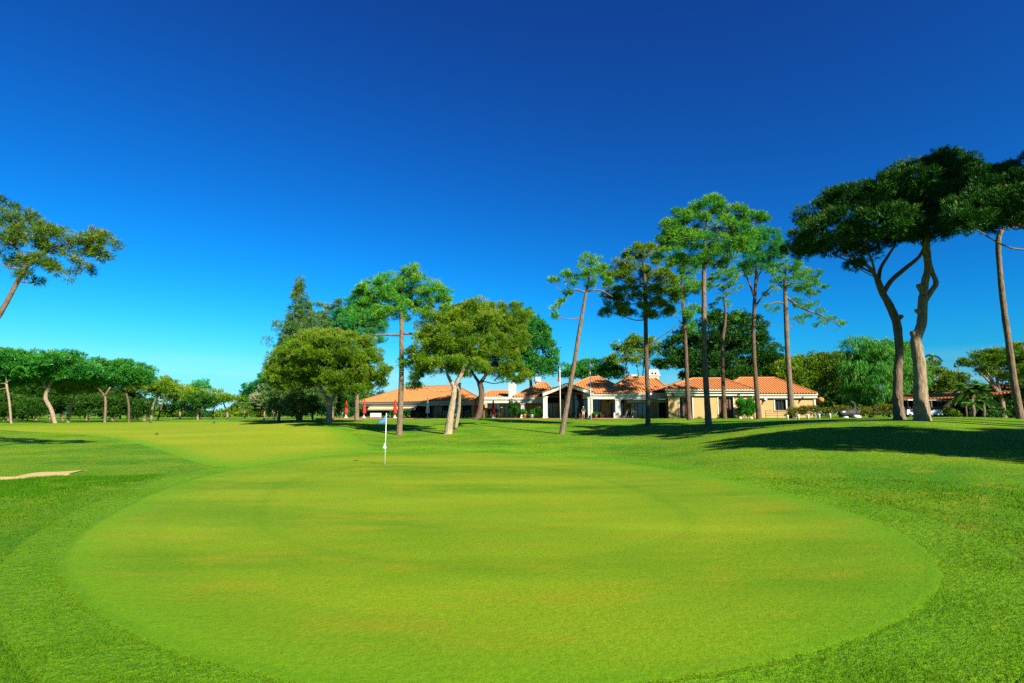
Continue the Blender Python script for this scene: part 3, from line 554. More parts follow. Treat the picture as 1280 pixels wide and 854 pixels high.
T('pepper tree with long drooping bright green foliage left of the two thick right hand trunks', 72, [(1088,524,6),(1089,500,5),(1086,480,4)], [(1088,450,24,20),(1070,432,11,10),(1112,450,22,22),(1070,465,18,24),(1100,480,28,24),(1135,455,16,22),(1128,485,16,20),(1075,490,18,18),(1145,470,10,22)], 'willow', 'willow', 'bark_dark', group=None, twigs=.1)
T('yellowish top of a tree behind the pepper tree', 84, [(1112,524,4),(1112,460,3)], [(1110,440,16,8),(1124,436,12,6)], 'broad', 'hedge', 'bark', group=None, lobe_limb=False)
T('olive round tree between the thick knobbly trunk and the lamp post', 78, [(1178,523,5),(1178,500,4),(1176,480,3)], [(1175,475,22,18),(1160,462,14,12),(1195,482,16,16),(1182,492,24,12),(1165,490,16,14)], 'broad', 'broad', 'bark', group=None, twigs=.1)
T('flat-crowned pine with bare fanning limbs behind the thin leaning trunk at right', 62, [(1255,523,8),(1252,500,7),(1248,488,6)], [(1222,453,16,7),(1238,447,18,9),(1258,448,20,12),(1278,445,20,14),(1262,465,24,14),(1285,470,20,22),(1240,463,14,7,.6)], 'stone', 'stone', 'bark_pale', [[(1248,490,4),(1235,476,3),(1222,462,2)],[(1248,490,4),(1238,472,3),(1230,460,2)],[(1250,490,4),(1245,470,3),(1242,458,2)]], group=None, twigs=.2)
for x, y in ((1245,500),(1272,498),(1300,500)):
    o = T('dark evergreen shrub in the shade under the flat-crowned pine at the right edge', 64, [(x,523,3),(x,515,2)], [(x,y,17,20),(x+5,y+10,15,14),(x-5,y+10,13,13)], 'broad', 'stone_dark', 'bark', group='dark evergreen shrubs at the right edge', lobe_limb=False, cat='shrub'); o.name = 'shrub'

# palms
def palm(Y, px, py, rpx, trunk, lbl, n_=22, group=None, fan=True, droop=.5, trunks=None):
    b = P(px, 523, Y); z0 = tz(b[0], Y); root = np.array([b[0], Y, z0]); e = empty('palm_tree', root, lbl, 'palm', group)
    top = P(px, py, Y); r = rpx*mpp(top); mb = MB(); mb.tube([root-(0,0,.1), (root+top)/2+np.array([.1,0,0]), top-np.array([0,0,r*.1])], [trunk, trunk*.85, trunk*.8], 9, True, .1)
    mb.build('trunk', M['bark'], e, True, off=root)
    Vs = []; Ts = []
    for k in range(n_):
        a = rng.uniform(0, 2*math.pi); el = rng.uniform(-.5, 1.25); d = np.array([math.cos(a)*math.cos(el), math.sin(a)*math.cos(el), math.sin(el)])
        L_ = r*rng.uniform(.8, 1.1); stem = [top + d*L_*t - np.array([0,0,droop*L_*t*t]) for t in np.linspace(0, 1, 7)]
        side = unit(np.cross(d, (0,0,1))+1e-6); tn = rng.uniform(.1, .9)
        for i in range(1, 7):
            for s in (-1, 1):
                for j in range(3):
                    p = stem[i-1]*(1-j/3)+stem[i]*(j/3); tip = p + (side*s*.9+d*.8+np.array([0,0,-.25]))*L_*.30; w = L_*.03*np.array([0,0,1])+d*L_*.025
                    Vs += [p-w, p+w, tip]; Ts += [tn]*3
        up = np.array([0,0,1])*.02*L_
        for i in range(6): Vs += [stem[i]-side*.02*L_, stem[i]+side*.02*L_, stem[i+1]]; Ts += [tn]*3
    mkmesh('fronds', np.array(Vs)-root, 3, M['palm'], e, False, Ts)
palm(60, 1214, 488, 21, .25, 'short palm with a full fan crown beside the lamp post', 40)
palm(56, 1216, 505, 11, .18, 'low palm offshoot at the foot of the lamp post palm', 16)
palm(57, 1229, 503, 15, .16, 'small palm leaning right next to the short fan palm', 18)
palm(92, 1092, 431, 11, .25, 'palm top showing above the left side of the pepper tree', 22, droop=.4)
palm(94, 1136, 437, 10, .25, 'palm top showing between the two thick right hand trunks', 22, droop=.4)
palm(88, 1166, 446, 10, .2, 'ragged palm top right of the knobbly trunk', 9, droop=.6)

# ------------------------------------------------------------------ shrubs and hedges
def shrub(name, lbl, cat, Y, lobes, leaf='bush', style='shrub', group=None, depth=1.0):
    px = lobes[0][0]; b = P(px, 523, Y); root = np.array([b[0], Y, tz(b[0], Y)]); e = empty(name, root, lbl, cat, group)
    LW = [];
    for l in lobes:
        c = P(l[0], l[1], Y+rng.uniform(-.3,.3)); m_ = mpp(c); LW.append((c, (l[2]*m_, max(.3, l[2]*m_*depth), l[3]*m_), 1))
    V, T_, C = crown_cloud(LW, style); mkmesh('foliage', V-root, 3, M[leaf], e, False, T_)
    mb = MB(); c, r, _ = LW[0]
    for c, r, _ in LW[:1]: mb.tube([root-(0,0,.05)+np.array([(c[0]-root[0])*.5,0,0]), (c+root)/2+np.array([(c[0]-root[0])*.3,0,0]), c], [.04,.03,.015], 5)
    mb.build('stem', M['bark'], e, off=root)
    return e
shrub('bush', 'bright green rounded bush against the cream wall, between two slim pines', 'bush', 80.5, [(934,510,10,10),(929,505,8,8),(940,506,7,8),(934,515,9,6)], 'bush')
shrub('bush', 'tall dark potted plants under the white beam left of the white gable', 'bush', 84.6, [(644,512,6,9),(638,508,4,8),(648,515,5,7)], 'stone_dark', 'shrub')
shrub('bush', 'dark leafy plant in front of the cream wall just left of the gable column', 'bush', 84.8, [(673,515,5,6),(669,518,4,4)], 'stone_dark', 'shrub')
def hedge(lbl, px0, px1, pyt, Y, leaf, group=None, wave=.15, big=1):
    x0, x1 = X(px0,Y), X(px1,Y); xm = (x0+x1)/2; z0 = tz(xm, Y); zt = Z(pyt, Y); e = empty('hedge', (xm, Y, z0), lbl, 'hedge', group); n_ = int((x1-x0)*5)
    xs = rng.uniform(x0, x1, n_*22); h = (zt-z0); 
    zz = rng.uniform(.05, 1, len(xs))**.6*h*(1+wave*np.sin(xs*1.7)+.06*rng.normal(size=len(xs))); yy = rng.uniform(-.7, .7, len(xs))
    keep = (np.abs(yy) > .35) | (zz > h*.7); xs, zz, yy = xs[keep], zz[keep], yy[keep]
    c = np.stack([xs-xm, yy, zz], 1); d = unit(np.stack([rng.normal(size=len(xs))*.4, yy*1.2, .5+rng.normal(size=len(xs))*.2], 1))
    tn = rng.uniform(0, .8, len(xs)) + (rng.random(len(xs)) < .12*(zz > h*.4))*.5
    V, T_ = spikes(c, d, 9, .17*big, .09*big, .7, tn, .45); mkmesh('foliage', V, 3, M[leaf], e, False, T_)
hedge('long low clipped hedge with a tawny top running right from the end of the clubhouse', 984, 1072, 509.5, 66, 'hedge')
hedge('looser hedge dotted with orange flowers left of the two thick right hand trunks', 1072, 1122, 508, 58, 'hedge', wave=.22)
shrub('bush', 'small spiky grey-green shrub right of the small palms', 'bush', 55, [(1248,516,7,5),(1240,518,5,4)], 'palm', 'shrub')
shrub('bush', 'low dark shrub in front of the cart shelter', 'bush', 60, [(1186,517,7,5),(1196,518,6,4)], 'stone', 'shrub')

# ------------------------------------------------------------------ clubhouse
ch = empty('clubhouse', (X(740,88), 88, PZ), 'long single storey clubhouse with orange tiled roofs, cream walls and a white gable', 'building')
chl = (X(740,88), 88, PZ)
def wingY(px): return 108 + (90-108)*(px-446)/(600-446)
def cY(v): return (lambda px: v)
def wbox(mb, px0, px1, z0, z1, Yf, dy0=0, dep=.3):
    ya, yb = Yf(px0)+dy0, Yf(px1)+dy0
    xa, xb = X(px0, Yf(px0)), X(px1, Yf(px1))
    mb.hexa([(xa,ya,z0),(xb,yb,z0),(xb,yb+dep,z0),(xa,ya+dep,z0),(xa,ya,z1),(xb,yb,z1),(xb,yb+dep,z1),(xa,ya+dep,z1)])
def ptile(mb, A, B, C_, D_, pitch=.42):
    """tiled roof plane: barrel ribs run from eave A-B up to ridge D-C"""
    A, B, C_, D_ = map(lambda q: np.array(q, float), (A, B, C_, D_)); e = B-A; L_ = np.linalg.norm(e); e /= L_
    nrm = unit(np.cross(B-A, D_-A)); nrm = nrm if nrm[2] > 0 else -nrm; up = unit(np.cross(nrm, e)); up = up if up[2] > 0 else -up
    def h(s):   # slope length available at position s along the eave
        sD, uD = np.dot(D_-A, e), np.dot(D_-A, up); sC, uC = np.dot(C_-A, e), np.dot(C_-A, up)
        if s < sD: return uD*s/max(sD, 1e-6)
        if s > sC: return uC*(L_-s)/max(L_-sC, 1e-6)
        return uD + (uC-uD)*(s-sD)/max(sC-sD, 1e-6)
    mb.add([A, B, C_, D_], [(0,1,2,3)])
    k = int(L_/pitch)
    for i in range(k):
        s0 = (i+.5)*L_/k; hh = h(s0)
        if hh < .2: continue
        w = pitch*.27; a0 = A+e*s0; a1 = a0+up*hh
        prof = [(-w,0),(-w*.6,.075),(w*.6,.075),(w,0)]
        V = [a0-up*.06+e*x+nrm*z for x, z in prof]+[a1-up*.05+e*x+nrm*z for x, z in prof]
        mb.add(V, [(0,1,5,4),(1,2,6,5),(2,3,7,6),(0,3,2,1)])
def hip(px0, px1, eavepy, r0, r1, ridgepy, Yf, d=5.5, over=.7, fascia=True):
    ya, yb = Yf(px0)-over, Yf(px1)-over; xa, xb = X(px0,ya), X(px1,yb); z = Z(eavepy, yb); zr = Z(ridgepy, yb+d)
    za = z
    yr0, yr1 = Yf(r0)-over+d, Yf(r1)-over+d
    A=(xa,ya,za);B=(xb,yb,z);C_=(X2(r1,ridgepy,yr1),yr1,zr);D_=(X2(r0,ridgepy,yr0),yr0,zr);E_=(xb,yb+2*d,z);H=(xa,ya+2*d,za)
    mb = MB(); ptile(mb, A,B,C_,D_); ptile(mb, B,E_,C_,C_); ptile(mb, E_,H,D_,C_); ptile(mb, H,A,D_,D_); mb.add([A,B,E_,H],[(0,1,2,3)])
    def cap(p, q): mb.tube([np.array(p)+(0,0,.05), np.array(q)+(0,0,.05)], .13, 6)
    for p, q in ((A,D_),(B,C_),(D_,C_),(E_,C_),(H,D_)): 
        if np.linalg.norm(np.array(p)-np.array(q)) > .3: cap(p, q)
    o = mb.build('roof', M['tile'], ch, off=chl)
    return o, z
def bsplit(mb, name, m):
    V = np.array(mb.v).reshape(-1, 8, 3); n_ = len(V); lo_, hi_ = V.min(1)-.015, V.max(1)+.015; g_ = list(range(n_))
    def fd(i):
        while g_[i] != i: i = g_[i]
        return i
    for i in range(n_):
        for j in range(i):
            if (lo_[i] <= hi_[j]).all() and (lo_[j] <= hi_[i]).all(): g_[fd(i)] = fd(j)
    for k in sorted(set(fd(i) for i in range(n_))):
        b_ = MB(); [b_.hexa(V[i]) for i in range(n_) if fd(i) == k]; b_.build(name, m, ch, off=chl)
# left wing
o, ze = hip(444, 604, 500.2, 508, 570, 480.5, wingY, 6)
WZ = Z(497.6, wingY(600))-.02
def band(px0, px1, z1, h, Yf, over=.55, th=.35, name='cornice', m='white'):
    mb = MB(); wbox(mb, px0, px1, z1-h*.45, z1-.02, Yf, -over, over+.3); wbox(mb, px0+.3, px1-.3, z1-h, z1-h*.45-.003, Yf, -over+.18, over+.1)
    return mb.build(name, M[m], ch, off=chl)
zW = ze
band(445.5, 603, zW, .75, wingY)
mb = MB()
def wall(px0, px1, z0, z1, Yf, dy=0, dep=.3): wbox(mb, px0, px1, z0, z1, Yf, dy, dep)
ztop = zW-.7
# left wing walls (terrace on the left is open)
for a, b in ((540,551.5),(566,568.5),(571,578),(589.5,594),(603,606)): wall(a, b, PZ, ztop, wingY)
for a, b in ((551.5,566),(578,589.5),(594,603)): wall(a, b, PZ+2.35, ztop, wingY)
wall(506, 540, PZ, ztop, wingY, 5.5)
bsplit(mb, 'wall', M['cream'])
mb = MB()
for x_ in (446.5, 458, 490, 508, 523, 540.3): wbox(mb, x_, x_+1.0, PZ, ztop, wingY, -.3, .2)
bsplit(mb, 'post', M['dark'])
def window(px0, px1, z0, z1, Yf, nx=3, nz=3, back='glass', dy=.1, fm='dark'):
    f = MB(); t_ = .07
    wbox(f, px0, px1, z1-.09, z1, Yf, dy, .08); wbox(f, px0, px1, z0, z0+.09, Yf, dy, .08)
    for i in range(nx+1):
        xx = px0+(px1-px0)*i/nx; hw = .35 if i in (0, nx) else .2
        xx = min(max(xx, px0+hw), px1-hw); wbox(f, xx-hw, xx+hw, z0+.092, z1-.092, Yf, dy-.01, .1)
    for j in range(1, nz): zz = z0+(z1-z0)*j/nz; wbox(f, px0+.4, px1-.4, zz-.025, zz+.025, Yf, dy+.002, .05)
    w = f.build('window', M[fm], ch, off=chl)
    g = MB(); wbox(g, px0, px1, z0, z1, Yf, dy+.12, .02); q = g.build('pane', M[back], w, off=chl)
window(552, 566, PZ, PZ+2.35, wingY, 4, 3); window(578, 589.5, PZ, PZ+2.35, wingY, 4, 3, fm='marker'); window(594, 603, PZ, PZ+2.35, wingY, 3, 3)
# open terrace: rear wall coloured dark for the shade under the roof
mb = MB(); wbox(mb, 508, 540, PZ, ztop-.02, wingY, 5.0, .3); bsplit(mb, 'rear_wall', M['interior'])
# awning
mb = MB()
for a, b in ((463,522),):
    ya, yb = wingY(a), wingY(b)
    xa, xb = X(a,ya), X(b,yb); zt = zW-.72
    mb.hexa([(xa,ya-2.1,zt-.55),(xb,yb-2.1,zt-.55),(xb,yb-.3,zt-.08),(xa,ya-.3,zt-.08),(xa,ya-2.1,zt-.50),(xb,yb-2.1,zt-.50),(xb,yb-.3,zt),(xa,ya-.3,zt)])
    mb.hexa([(xa,ya-2.13,zt-.78),(xb,yb-2.13,zt-.78),(xb,yb-2.10,zt-.78),(xa,ya-2.10,zt-.78),(xa,ya-2.13,zt-.51),(xb,yb-2.13,zt-.51),(xb,yb-2.10,zt-.51),(xa,ya-2.10,zt-.51)])
mb.build('awning', M['awning'], ch, off=chl)
# slim white chimney of the left wing
def chimney(px0, px1, py0, py1, Y, dep=1.2, kind='cap', par=None):
    mb = MB(); x0, x1 = X2(px0,(py0+py1)/2,Y), X2(px1,(py0+py1)/2,Y); z1, z0 = Z(py0,Y), Z(py1,Y); h = z1-z0
    if kind == 'plain':
        mb.box(x0,x1,Y,Y+dep,z0,z1-.15); mb.box(x0-.08,x1+.08,Y-.08,Y+dep+.08,z1-.148,z1)
    elif kind == 'round':
        c = ((x0+x1)/2, Y, z0); r = (x1-x0)/2; mb.lathe([(r*.62,0),(r*.62,h*.45),(r,h*.47),(r,h*.75),(r*.7,h),(r*.1,h*1.05)], c, 14)
    else:
        zb = z0+h*.35; mb.box(x0+(x1-x0)*.1,x1-(x1-x0)*.1,Y+.15,Y+dep-.15,z0-.5,zb)
        ym = Y+dep/2
        mb.hexa([(x0,Y,zb),(x1,Y,zb),(x1,Y+dep,zb),(x0,Y+dep,zb),(x0,Y,zb+h*.12),(x1,Y,zb+h*.12),(x1,Y+dep,zb+h*.12),(x0,Y+dep,zb+h*.12)])
        w = (x1-x0)
        for t0, t1 in ((.08,.3),(.45,.55),(.7,.92)): mb.box(x0+w*t0,x0+w*t1,Y+.05,Y+dep-.05,zb+h*.12,zb+h*.32)
        za = zb+h*.32
        mb.hexa([(x0+w*.05,Y,za),(x1-w*.05,Y,za),(x1-w*.05,Y+dep,za),(x0+w*.05,Y+dep,za),(x0+w*.2,Y+.2,z1),(x1-w*.2,Y+.2,z1),(x1-w*.2,Y+dep-.2,z1),(x0+w*.2,Y+dep-.2,z1)])
    mb.build('chimney', M['white'], ch, off=chl)
chimney(569.5, 575.5, 478.5, 496, 91.2, .9, 'plain')
chimney(635.8, 645.2, 478.5, 497, 89.0, 1.0, 'plain')
chimney(667, 676, 472, 482, 95, 1.2, 'round')
chimney(783.5, 798, 468.2, 477, 95, 1.6)
chimney(809.5, 825.5, 461.5, 474, 94, 1.8)
# link roof and section 2
Y2 = cY(90.5)
hip(598, 648, 496.5, 612, 640, 489.3, Y2, 3.5, .6)
Y3 = cY(88.5)
o, z3 = hip(641, 700, 496, 676, 682, 478.6, Y3, 6, .8)
band(604, 683, z3, .95, cY(88.5), .7)
mb = MB()
for a, b in ((603,609),(626,630),(652,683),(691,699)): wbox(mb, a, b, PZ, z3-.9, cY(90.8), 0, .3)
for a, b in ((609,626),(630,652),(683,691)): wbox(mb, a, b, PZ+2.3, z3-.9, cY(90.8), 0, .3)
bsplit(mb, 'wall', M['cream'])
window(609, 626, PZ, PZ+2.3, cY(90.8), 4, 2); window(630, 652, PZ, PZ+2.3, cY(90.8), 4, 2); window(683, 691, PZ, PZ+2.3, cY(90.8), 2, 2)
# main roofs
Y4 = cY(87)
hip(690, 790, 491.6, 738, 750, 471.8, Y4, 7, .9)
Y5 = cY(88)
o, z5 = hip(762, 842, 491.2, 786, 818, 471.6, Y5, 7.5, .8)
band(728, 838, z5, .95, cY(87), .75)
# columns of the colonnade
def column(px0, px1, Y, ztop_):
    mb = MB(); x0, x1 = X(px0,Y), X(px1,Y); w = x1-x0
    mb.box(x0, x1, Y, Y+w, PZ+.18, ztop_-.2); mb.box(x0-.07, x1+.07, Y-.07, Y+w+.07, PZ, PZ+.178); mb.box(x0-.07, x1+.07, Y-.07, Y+w+.07, ztop_-.198, ztop_)
    mb.build('column', M['white'], ch, off=chl)
column(651, 656, 87.6, z3-.95); column(679, 684.5, 84.6, Z(495.5,84.6)); column(735, 741, 84.6, Z(491.5+5,84.6)); column(769.5, 776, 86.4, z5-.95)
# gable
gy = 84.2
mb = MB(); a = P(678.5,495.5,gy); b = P(708.5,479,gy); c = P(742,494,gy)
def beam(p, q, th, dep):
    p = np.array(p); q = np.array(q); mb.hexa([p, q, q+(0,dep,0), p+(0,dep,0), p+(0,0,th), q+(0,0,th), q+(0,dep,th), p+(0,dep,th)])
beam(a, b-(0,0,.5), .5, .5); beam(b-(0,0,.5)+(.003,0,0), c-(0,0,.0), .5, .5)
mb.build('gable_beam', M['white'], ch, off=chl)
mb = MB(); A1 = a+(-.25,-.1,.46); B1 = b+(0,-.1,.0); C1 = c+(.3,-.1,.46)
dp = np.array([0,7.5,0]); ptile(mb, A1, A1+dp, B1+dp, B1); ptile(mb, C1+dp, C1, B1, B1+dp)
mb.add([A1+(0,0,-.04),A1+dp+(0,0,-.04),B1+dp+(0,0,-.04),B1+(0,0,-.04),C1+(0,0,-.04),C1+dp+(0,0,-.04)],[(0,1,2,3),(3,2,5,4)])
mb.build('roof', M['tile'], ch, off=chl)
# glazed gable wall and flanking walls behind colonnade
mb = MB(); Yg = cY(90.2)
for p0, p1 in ((699,706),(752,763.5),(780,791)): wbox(mb, p0, p1, PZ, z5-.9, Yg, 0, .3)
wbox(mb, 763.5, 769, PZ+2.2, z5-.9, Yg, 0, .3)
bsplit(mb, 'wall', M['cream'])
window(706, 735, PZ, z5+.5, Yg, 5, 3); window(741, 752, PZ, z5-.9, Yg, 3, 3); window(763.5, 769.5, PZ, PZ+2.2, Yg, 1, 2); window(776, 780, PZ, z5-.9, Yg, 1, 3)
# section with awning cassettes
Y6 = cY(88.2); mb = MB()
for p0, p1 in ((789,792),(809,823),(833,838)): wbox(mb, p0, p1, PZ, z5-.9, Y6, 0, .3)
bsplit(mb, 'wall', M['cream'])
mb = MB(); wbox(mb, 783, 811, z5-1.5, z5-1.0, Y6, -.55, .5); wbox(mb, 811.3, 833, z5-1.45, z5-.97, Y6, -.5, .45); bsplit(mb, 'awning_box', M['white'])
mb = MB(); wbox(mb, 791.2, 792.4, PZ, z5-1.5, Y6, -.08, .3); wbox(mb, 822, 823.4, PZ, z5-1.5, Y6, -.08, .3); bsplit(mb, 'door_surround', M['white'])
window(792.5, 809, PZ, z5-1.5, Y6, 3, 1, dy=.2); window(823.5, 833, PZ, z5-1.5, Y6, 2, 1, dy=.2)
# right wing 1
Y7 = cY(82.5); o, z7 = hip(830.5, 945, 486.3, 866, 904, 473.4, Y7, 6, .9)
mb = MB(); wbox(mb, 831, 944.6, z7-.22, z7-.02, Y7, -.85, .8); wbox(mb, 832.5, 943.5, z7-.55, z7-.223, Y7, -.6, .6); wbox(mb, 834, 942.5, z7-.95, z7-.553, Y7, -.35, .4)
xr = X(942.5,82.5); mb.box(xr-.3, xr+.35, 82.95, 93, z7-.6, z7-.02); mb.build('cornice', M['white'], ch, off=chl)
mb = MB()
for p0, p1 in ((836,849),(867,898),(918,942)): wbox(mb, p0, p1, PZ, z7-.95, Y7, 0, .35)
for p0, p1 in ((849,867),(898,918)): wbox(mb, p0, p1, PZ+2.95, z7-.95, Y7, 0, .35)
xr = X(942,82.5); mb.box(xr-.35, xr, 82.86, 93, PZ, z7-.9); bsplit(mb, 'wall', M['cream'])
mb = MB()
for x_ in (849, 866.2, 897.6, 917.6): wbox(mb, x_-.6, x_+.8, PZ, PZ+3.1, Y7, -.06, .4)
bsplit(mb, 'door_surround', M['white'])
window(850, 866, PZ, PZ+2.95, Y7, 4, 3, 'curtain', .15); window(898.6, 917, PZ, PZ+2.95, Y7, 4, 3, 'curtain', .15)
# right wing 2
Y8 = cY(86); o, z8 = hip(905, 1023, 491.4, 925, 968, 472.6, Y8, 6.2, .7)
band(943, 1021.5, z8, .75, Y8, .55)
mb = MB()
for p0, p1 in ((943,969),(983,1019.5)): wbox(mb, p0, p1, PZ, z8-.7, Y8, 0, .3)
wbox(mb, 969, 983, PZ, PZ+1.15, Y8, 0, .3); wbox(mb, 969, 983, PZ+2.75, z8-.7, Y8, 0, .3)
xr = X(1019.5,86); mb.box(xr-.3, xr, 86.31, 97, PZ, z8-.7); bsplit(mb, 'wall', M['cream'])
f_ = MB(); 
wbox(f_, 967.6, 969.2, PZ+1.1, PZ+2.9, Y8, -.07, .3); wbox(f_, 982.8, 984.4, PZ+1.1, PZ+2.9, Y8, -.07, .3); wbox(f_, 969.25, 982.75, PZ+2.72, PZ+2.9, Y8, -.07, .3); wbox(f_, 967.6, 984.4, PZ+1.0, PZ+1.097, Y8, -.1, .3)
wbox(f_, 1017.5, 1020, PZ, z8-.7, Y8, -.12, .5); bsplit(f_, 'window_surround', M['white'])
window(969.3, 982.7, PZ+1.15, PZ+2.72, Y8, 3, 1, 'glass', .12)
# core volume that closes the building behind
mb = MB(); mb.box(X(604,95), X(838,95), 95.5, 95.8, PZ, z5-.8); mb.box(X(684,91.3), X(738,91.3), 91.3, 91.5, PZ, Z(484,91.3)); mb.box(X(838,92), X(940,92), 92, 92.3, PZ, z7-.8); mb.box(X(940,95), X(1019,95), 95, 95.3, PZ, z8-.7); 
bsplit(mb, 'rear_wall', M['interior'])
# wall lamps
for px, py, Y in ((841,493.5,82.2),(923,491.6,82.2),(957,499,85.7),(1003,497.5,85.7),(760,500.5,89.9),(674.5,501,90.5)):
    p = P(px, py, Y); mb = MB(); mb.box(p[0]-.18,p[0]+.18,p[1]-.1,p[1]+.28,p[2]-.12,p[2]+.16); mb.tube([(p[0],p[1]-.1,p[2]-.1),(p[0],p[1]-.35,p[2]-.28)],.09,8)
    mb.build('wall_lamp', M['dark'] if px != 957 else M['metalwhite'], ch, off=chl)
p = P(1025.5,500,84); mb = MB(); mb.lathe([(.05,-.42),(.4,-.25),(.5,0),(.42,.25),(.08,.42)], p, 12); o = mb.build('ball_lamp', M['orange'], ch, True, off=chl)

# railings
def railing(lbl, px0, px1, Y):
    x0, x1 = X(px0,Y), X(px1,Y); z0 = tz(x0,Y); e = empty('railing', (x0,Y,z0), lbl, 'railing'); n_ = max(2, int((x1-x0)/1.4)); 
    for k in range(n_+1): b = MB(); xx = (x1-x0)*k/n_; b.tube([(xx,0,0),(xx,0,1.02)], .03, 6); b.build('post', M['dark'], e)
    b = MB()
    for h in (1.03,.7,.35): b.tube([(-.05,.035,h),(x1-x0+.05,.035,h)], .022, 6)
    b.build('rail', M['dark'], e)
railing('dark metal railing below the small square window at the right end', 957, 986, 81.5)
railing('short dark metal railing left of the left brown door', 841, 849, 80.5)

# ------------------------------------------------------------------ parasols, tables, chairs
def parasol(px, Y, h, m, lbl, group, base='canvas'):
    x = X(px,Y); z = max(tz(x,Y), PZ if Y > 83.2 else -9); e = empty('parasol', (x,Y,z), lbl, 'parasol', group)
    b = MB(); b.tube([(0,0,.05),(0,0,h-.05)], .03, 7); b.build('pole', M['metalwhite'], e)
    b = MB(); b.lathe([(.08,.6),(.25,.68),(.29,.9),(.24,1.4),(.17,2.0),(.09,h-.15),(.02,h)], (0,0,0), 16, .12); b.build('canopy', M[m], e, True)
    b = MB(); b.lathe([(.32,0),(.32,.12),(.08,.16),(.06,.4)], (0,0,0), 12); b.build('base', M[base], e, True)
GR = 'closed red parasols along the terrace'; GWp = 'closed white parasols on the terrace'
parasol(432.5, 88, 2.7, 'red', 'closed red parasol with pale patches, leftmost, clear of the terrace roof', GR)
parasol(455.2, 88, 2.75, 'red', 'closed red parasol on a white base at the left end of the terrace roof', GR)
parasol(493.8, 87, 2.85, 'red', 'closed red parasol just left of the tall slim straight trunk', GR)
parasol(594.5, 84, 2.7, 'red', 'closed red parasol in shade just left of the thick dark trunk', GR)
parasol(616.5, 84, 2.7, 'red', 'closed red parasol in shade just right of the thick dark trunk', GR)
parasol(534.5, 86, 3.0, 'canvas', 'closed white parasol in the open between the two front trunks', GWp)
parasol(571, 87, 2.7, 'canvas', 'closed white parasol half hidden by the Y-shaped trunk', GWp)
def table(px, Y, lbl, group, m='wood', w=.8, l=.8):
    x = X(px,Y); z = PZ if Y > 83.2 else tz(x,Y); e = empty('table', (x,Y,z), lbl, 'table', group)
    b = MB(); b.box(-l/2,l/2,-w/2,w/2,.71,.75); b.build('tabletop', M[m], e)
    for sx in (-1,1):
        for sy in (-1,1): b = MB(); b.box(sx*(l/2-.06)-.025,sx*(l/2-.06)+.025,sy*(w/2-.06)-.025,sy*(w/2-.06)+.025,0,.709); b.build('leg', M[m], e)
    return e
def white_table(px, Y, l, lbl):
    e = table(px, Y, lbl, None, 'canvas', .8, l)
    b = MB(); b.box(-l/2-.02,l/2+.02,-.42,.42,.12,.705); b.build('tablecloth_skirt', M['canvas'], e)
white_table(470, 90, 1.5, 'white covered table right of the second red parasol under the awning')
def chair(lbl, group):
    e = empty('chair', (0,0,0), lbl, 'chair', group)
    b = MB(); b.box(-.24,.24,-.24,.24,.43,.47); b.build('seat', M['wood'], e)
    b = MB(); b.box(-.23,.23,.2,.24,.6,.92)
    for s in (-1,1): b.box(s*.22-.02,s*.22+.02,.2,.24,.472,.6)
    b.build('backrest', M['wood'], e)
    for sx in (-1,1):
        for sy in (-1,1): b = MB(); b.box(sx*.21-.02,sx*.21+.02,sy*.21-.02,sy*.21+.02,0,.429); b.build('leg', M['wood'], e)
    return e
def copy_tree(o, parent=None):
    c = o.copy(); COL.objects.link(c); c.parent = parent
    for k in o.children: copy_tree(k, c)
    return c
GC = 'dark wooden chairs on the clubhouse terrace'; GTb = 'small dark tables on the clubhouse terrace'
c0 = chair('dark wooden chair at a small dark table under the clubhouse roof', GC); t0 = table(640, 87, 'small dark square table with chairs under the clubhouse roof', GTb)
first = True
for i, (px, Y) in enumerate([(518,91),(527,92),(545,87.5),(556,87),(575,86.5),(585,87),(606,86.5),(622,86.8),(632,86.2),(660,88.8),(668,87.6),(693,87.5),(712,88),(722,88.6),(748,88.4),(759,88.6)]):
    t_ = t0 if i == 0 else copy_tree(t0); x = X(px,Y); t_.location = (x, Y, PZ)
    for s in (-1, 1):
        c_ = c0 if first else copy_tree(c0); first = False
        c_.location = (x+s*.75, Y+rng.uniform(-.1,.1), PZ); c_.rotation_euler = (0,0,-s*math.pi/2+rng.uniform(-.3,.3))
# pots
def pot(px, Y, r, h, m, lbl, plant=True, cat='plant pot'):
    x = X(px,Y); z = PZ if Y > 83.2 else tz(x,Y); e = empty('plant_pot', (x,Y,z), lbl, cat); b = MB(); b.lathe([(r*.6,0),(r*.9,h*.8),(r,h*.85),(r,h),(r*.8,h),(r*.75,h*.9)], (0,0,0), 14); b.build('pot', M[m], e, True)
    if plant:
        V, T_, _ = crown_cloud([((0,0,h+r*.6),(r,r,r*.9),1)], 'shrub'); mkmesh('foliage', V, 3, M['bush'], e, False, T_)
pot(744.5, 84, .28, .5, 'orange', 'round orange clay pot on the grass edge right of the right flagpole')
pot(664.5, 84.2, .35, .55, 'palecloth', 'pale stone plant pot between the white column and the gable column')
pot(655.5, 84, .3, .6, 'orange', 'clay plant pot in front of the left white column')
# small white sign
x = X(768,83.5); e = empty('sign_post', (x,83.5,PZ), 'short cream marker post standing just left of the right white column', 'post'); b = MB(); b.box(-.12,.12,-.06,.06,0,.7); b.hexa([(-.12,-.06,.702),(.12,-.06,.702),(.12,.06,.702),(-.12,.06,.702),(-.04,-.06,.85),(.04,-.06,.85),(.04,.06,.85),(-.04,.06,.85)]); b.build('post', M['palecloth'], e)

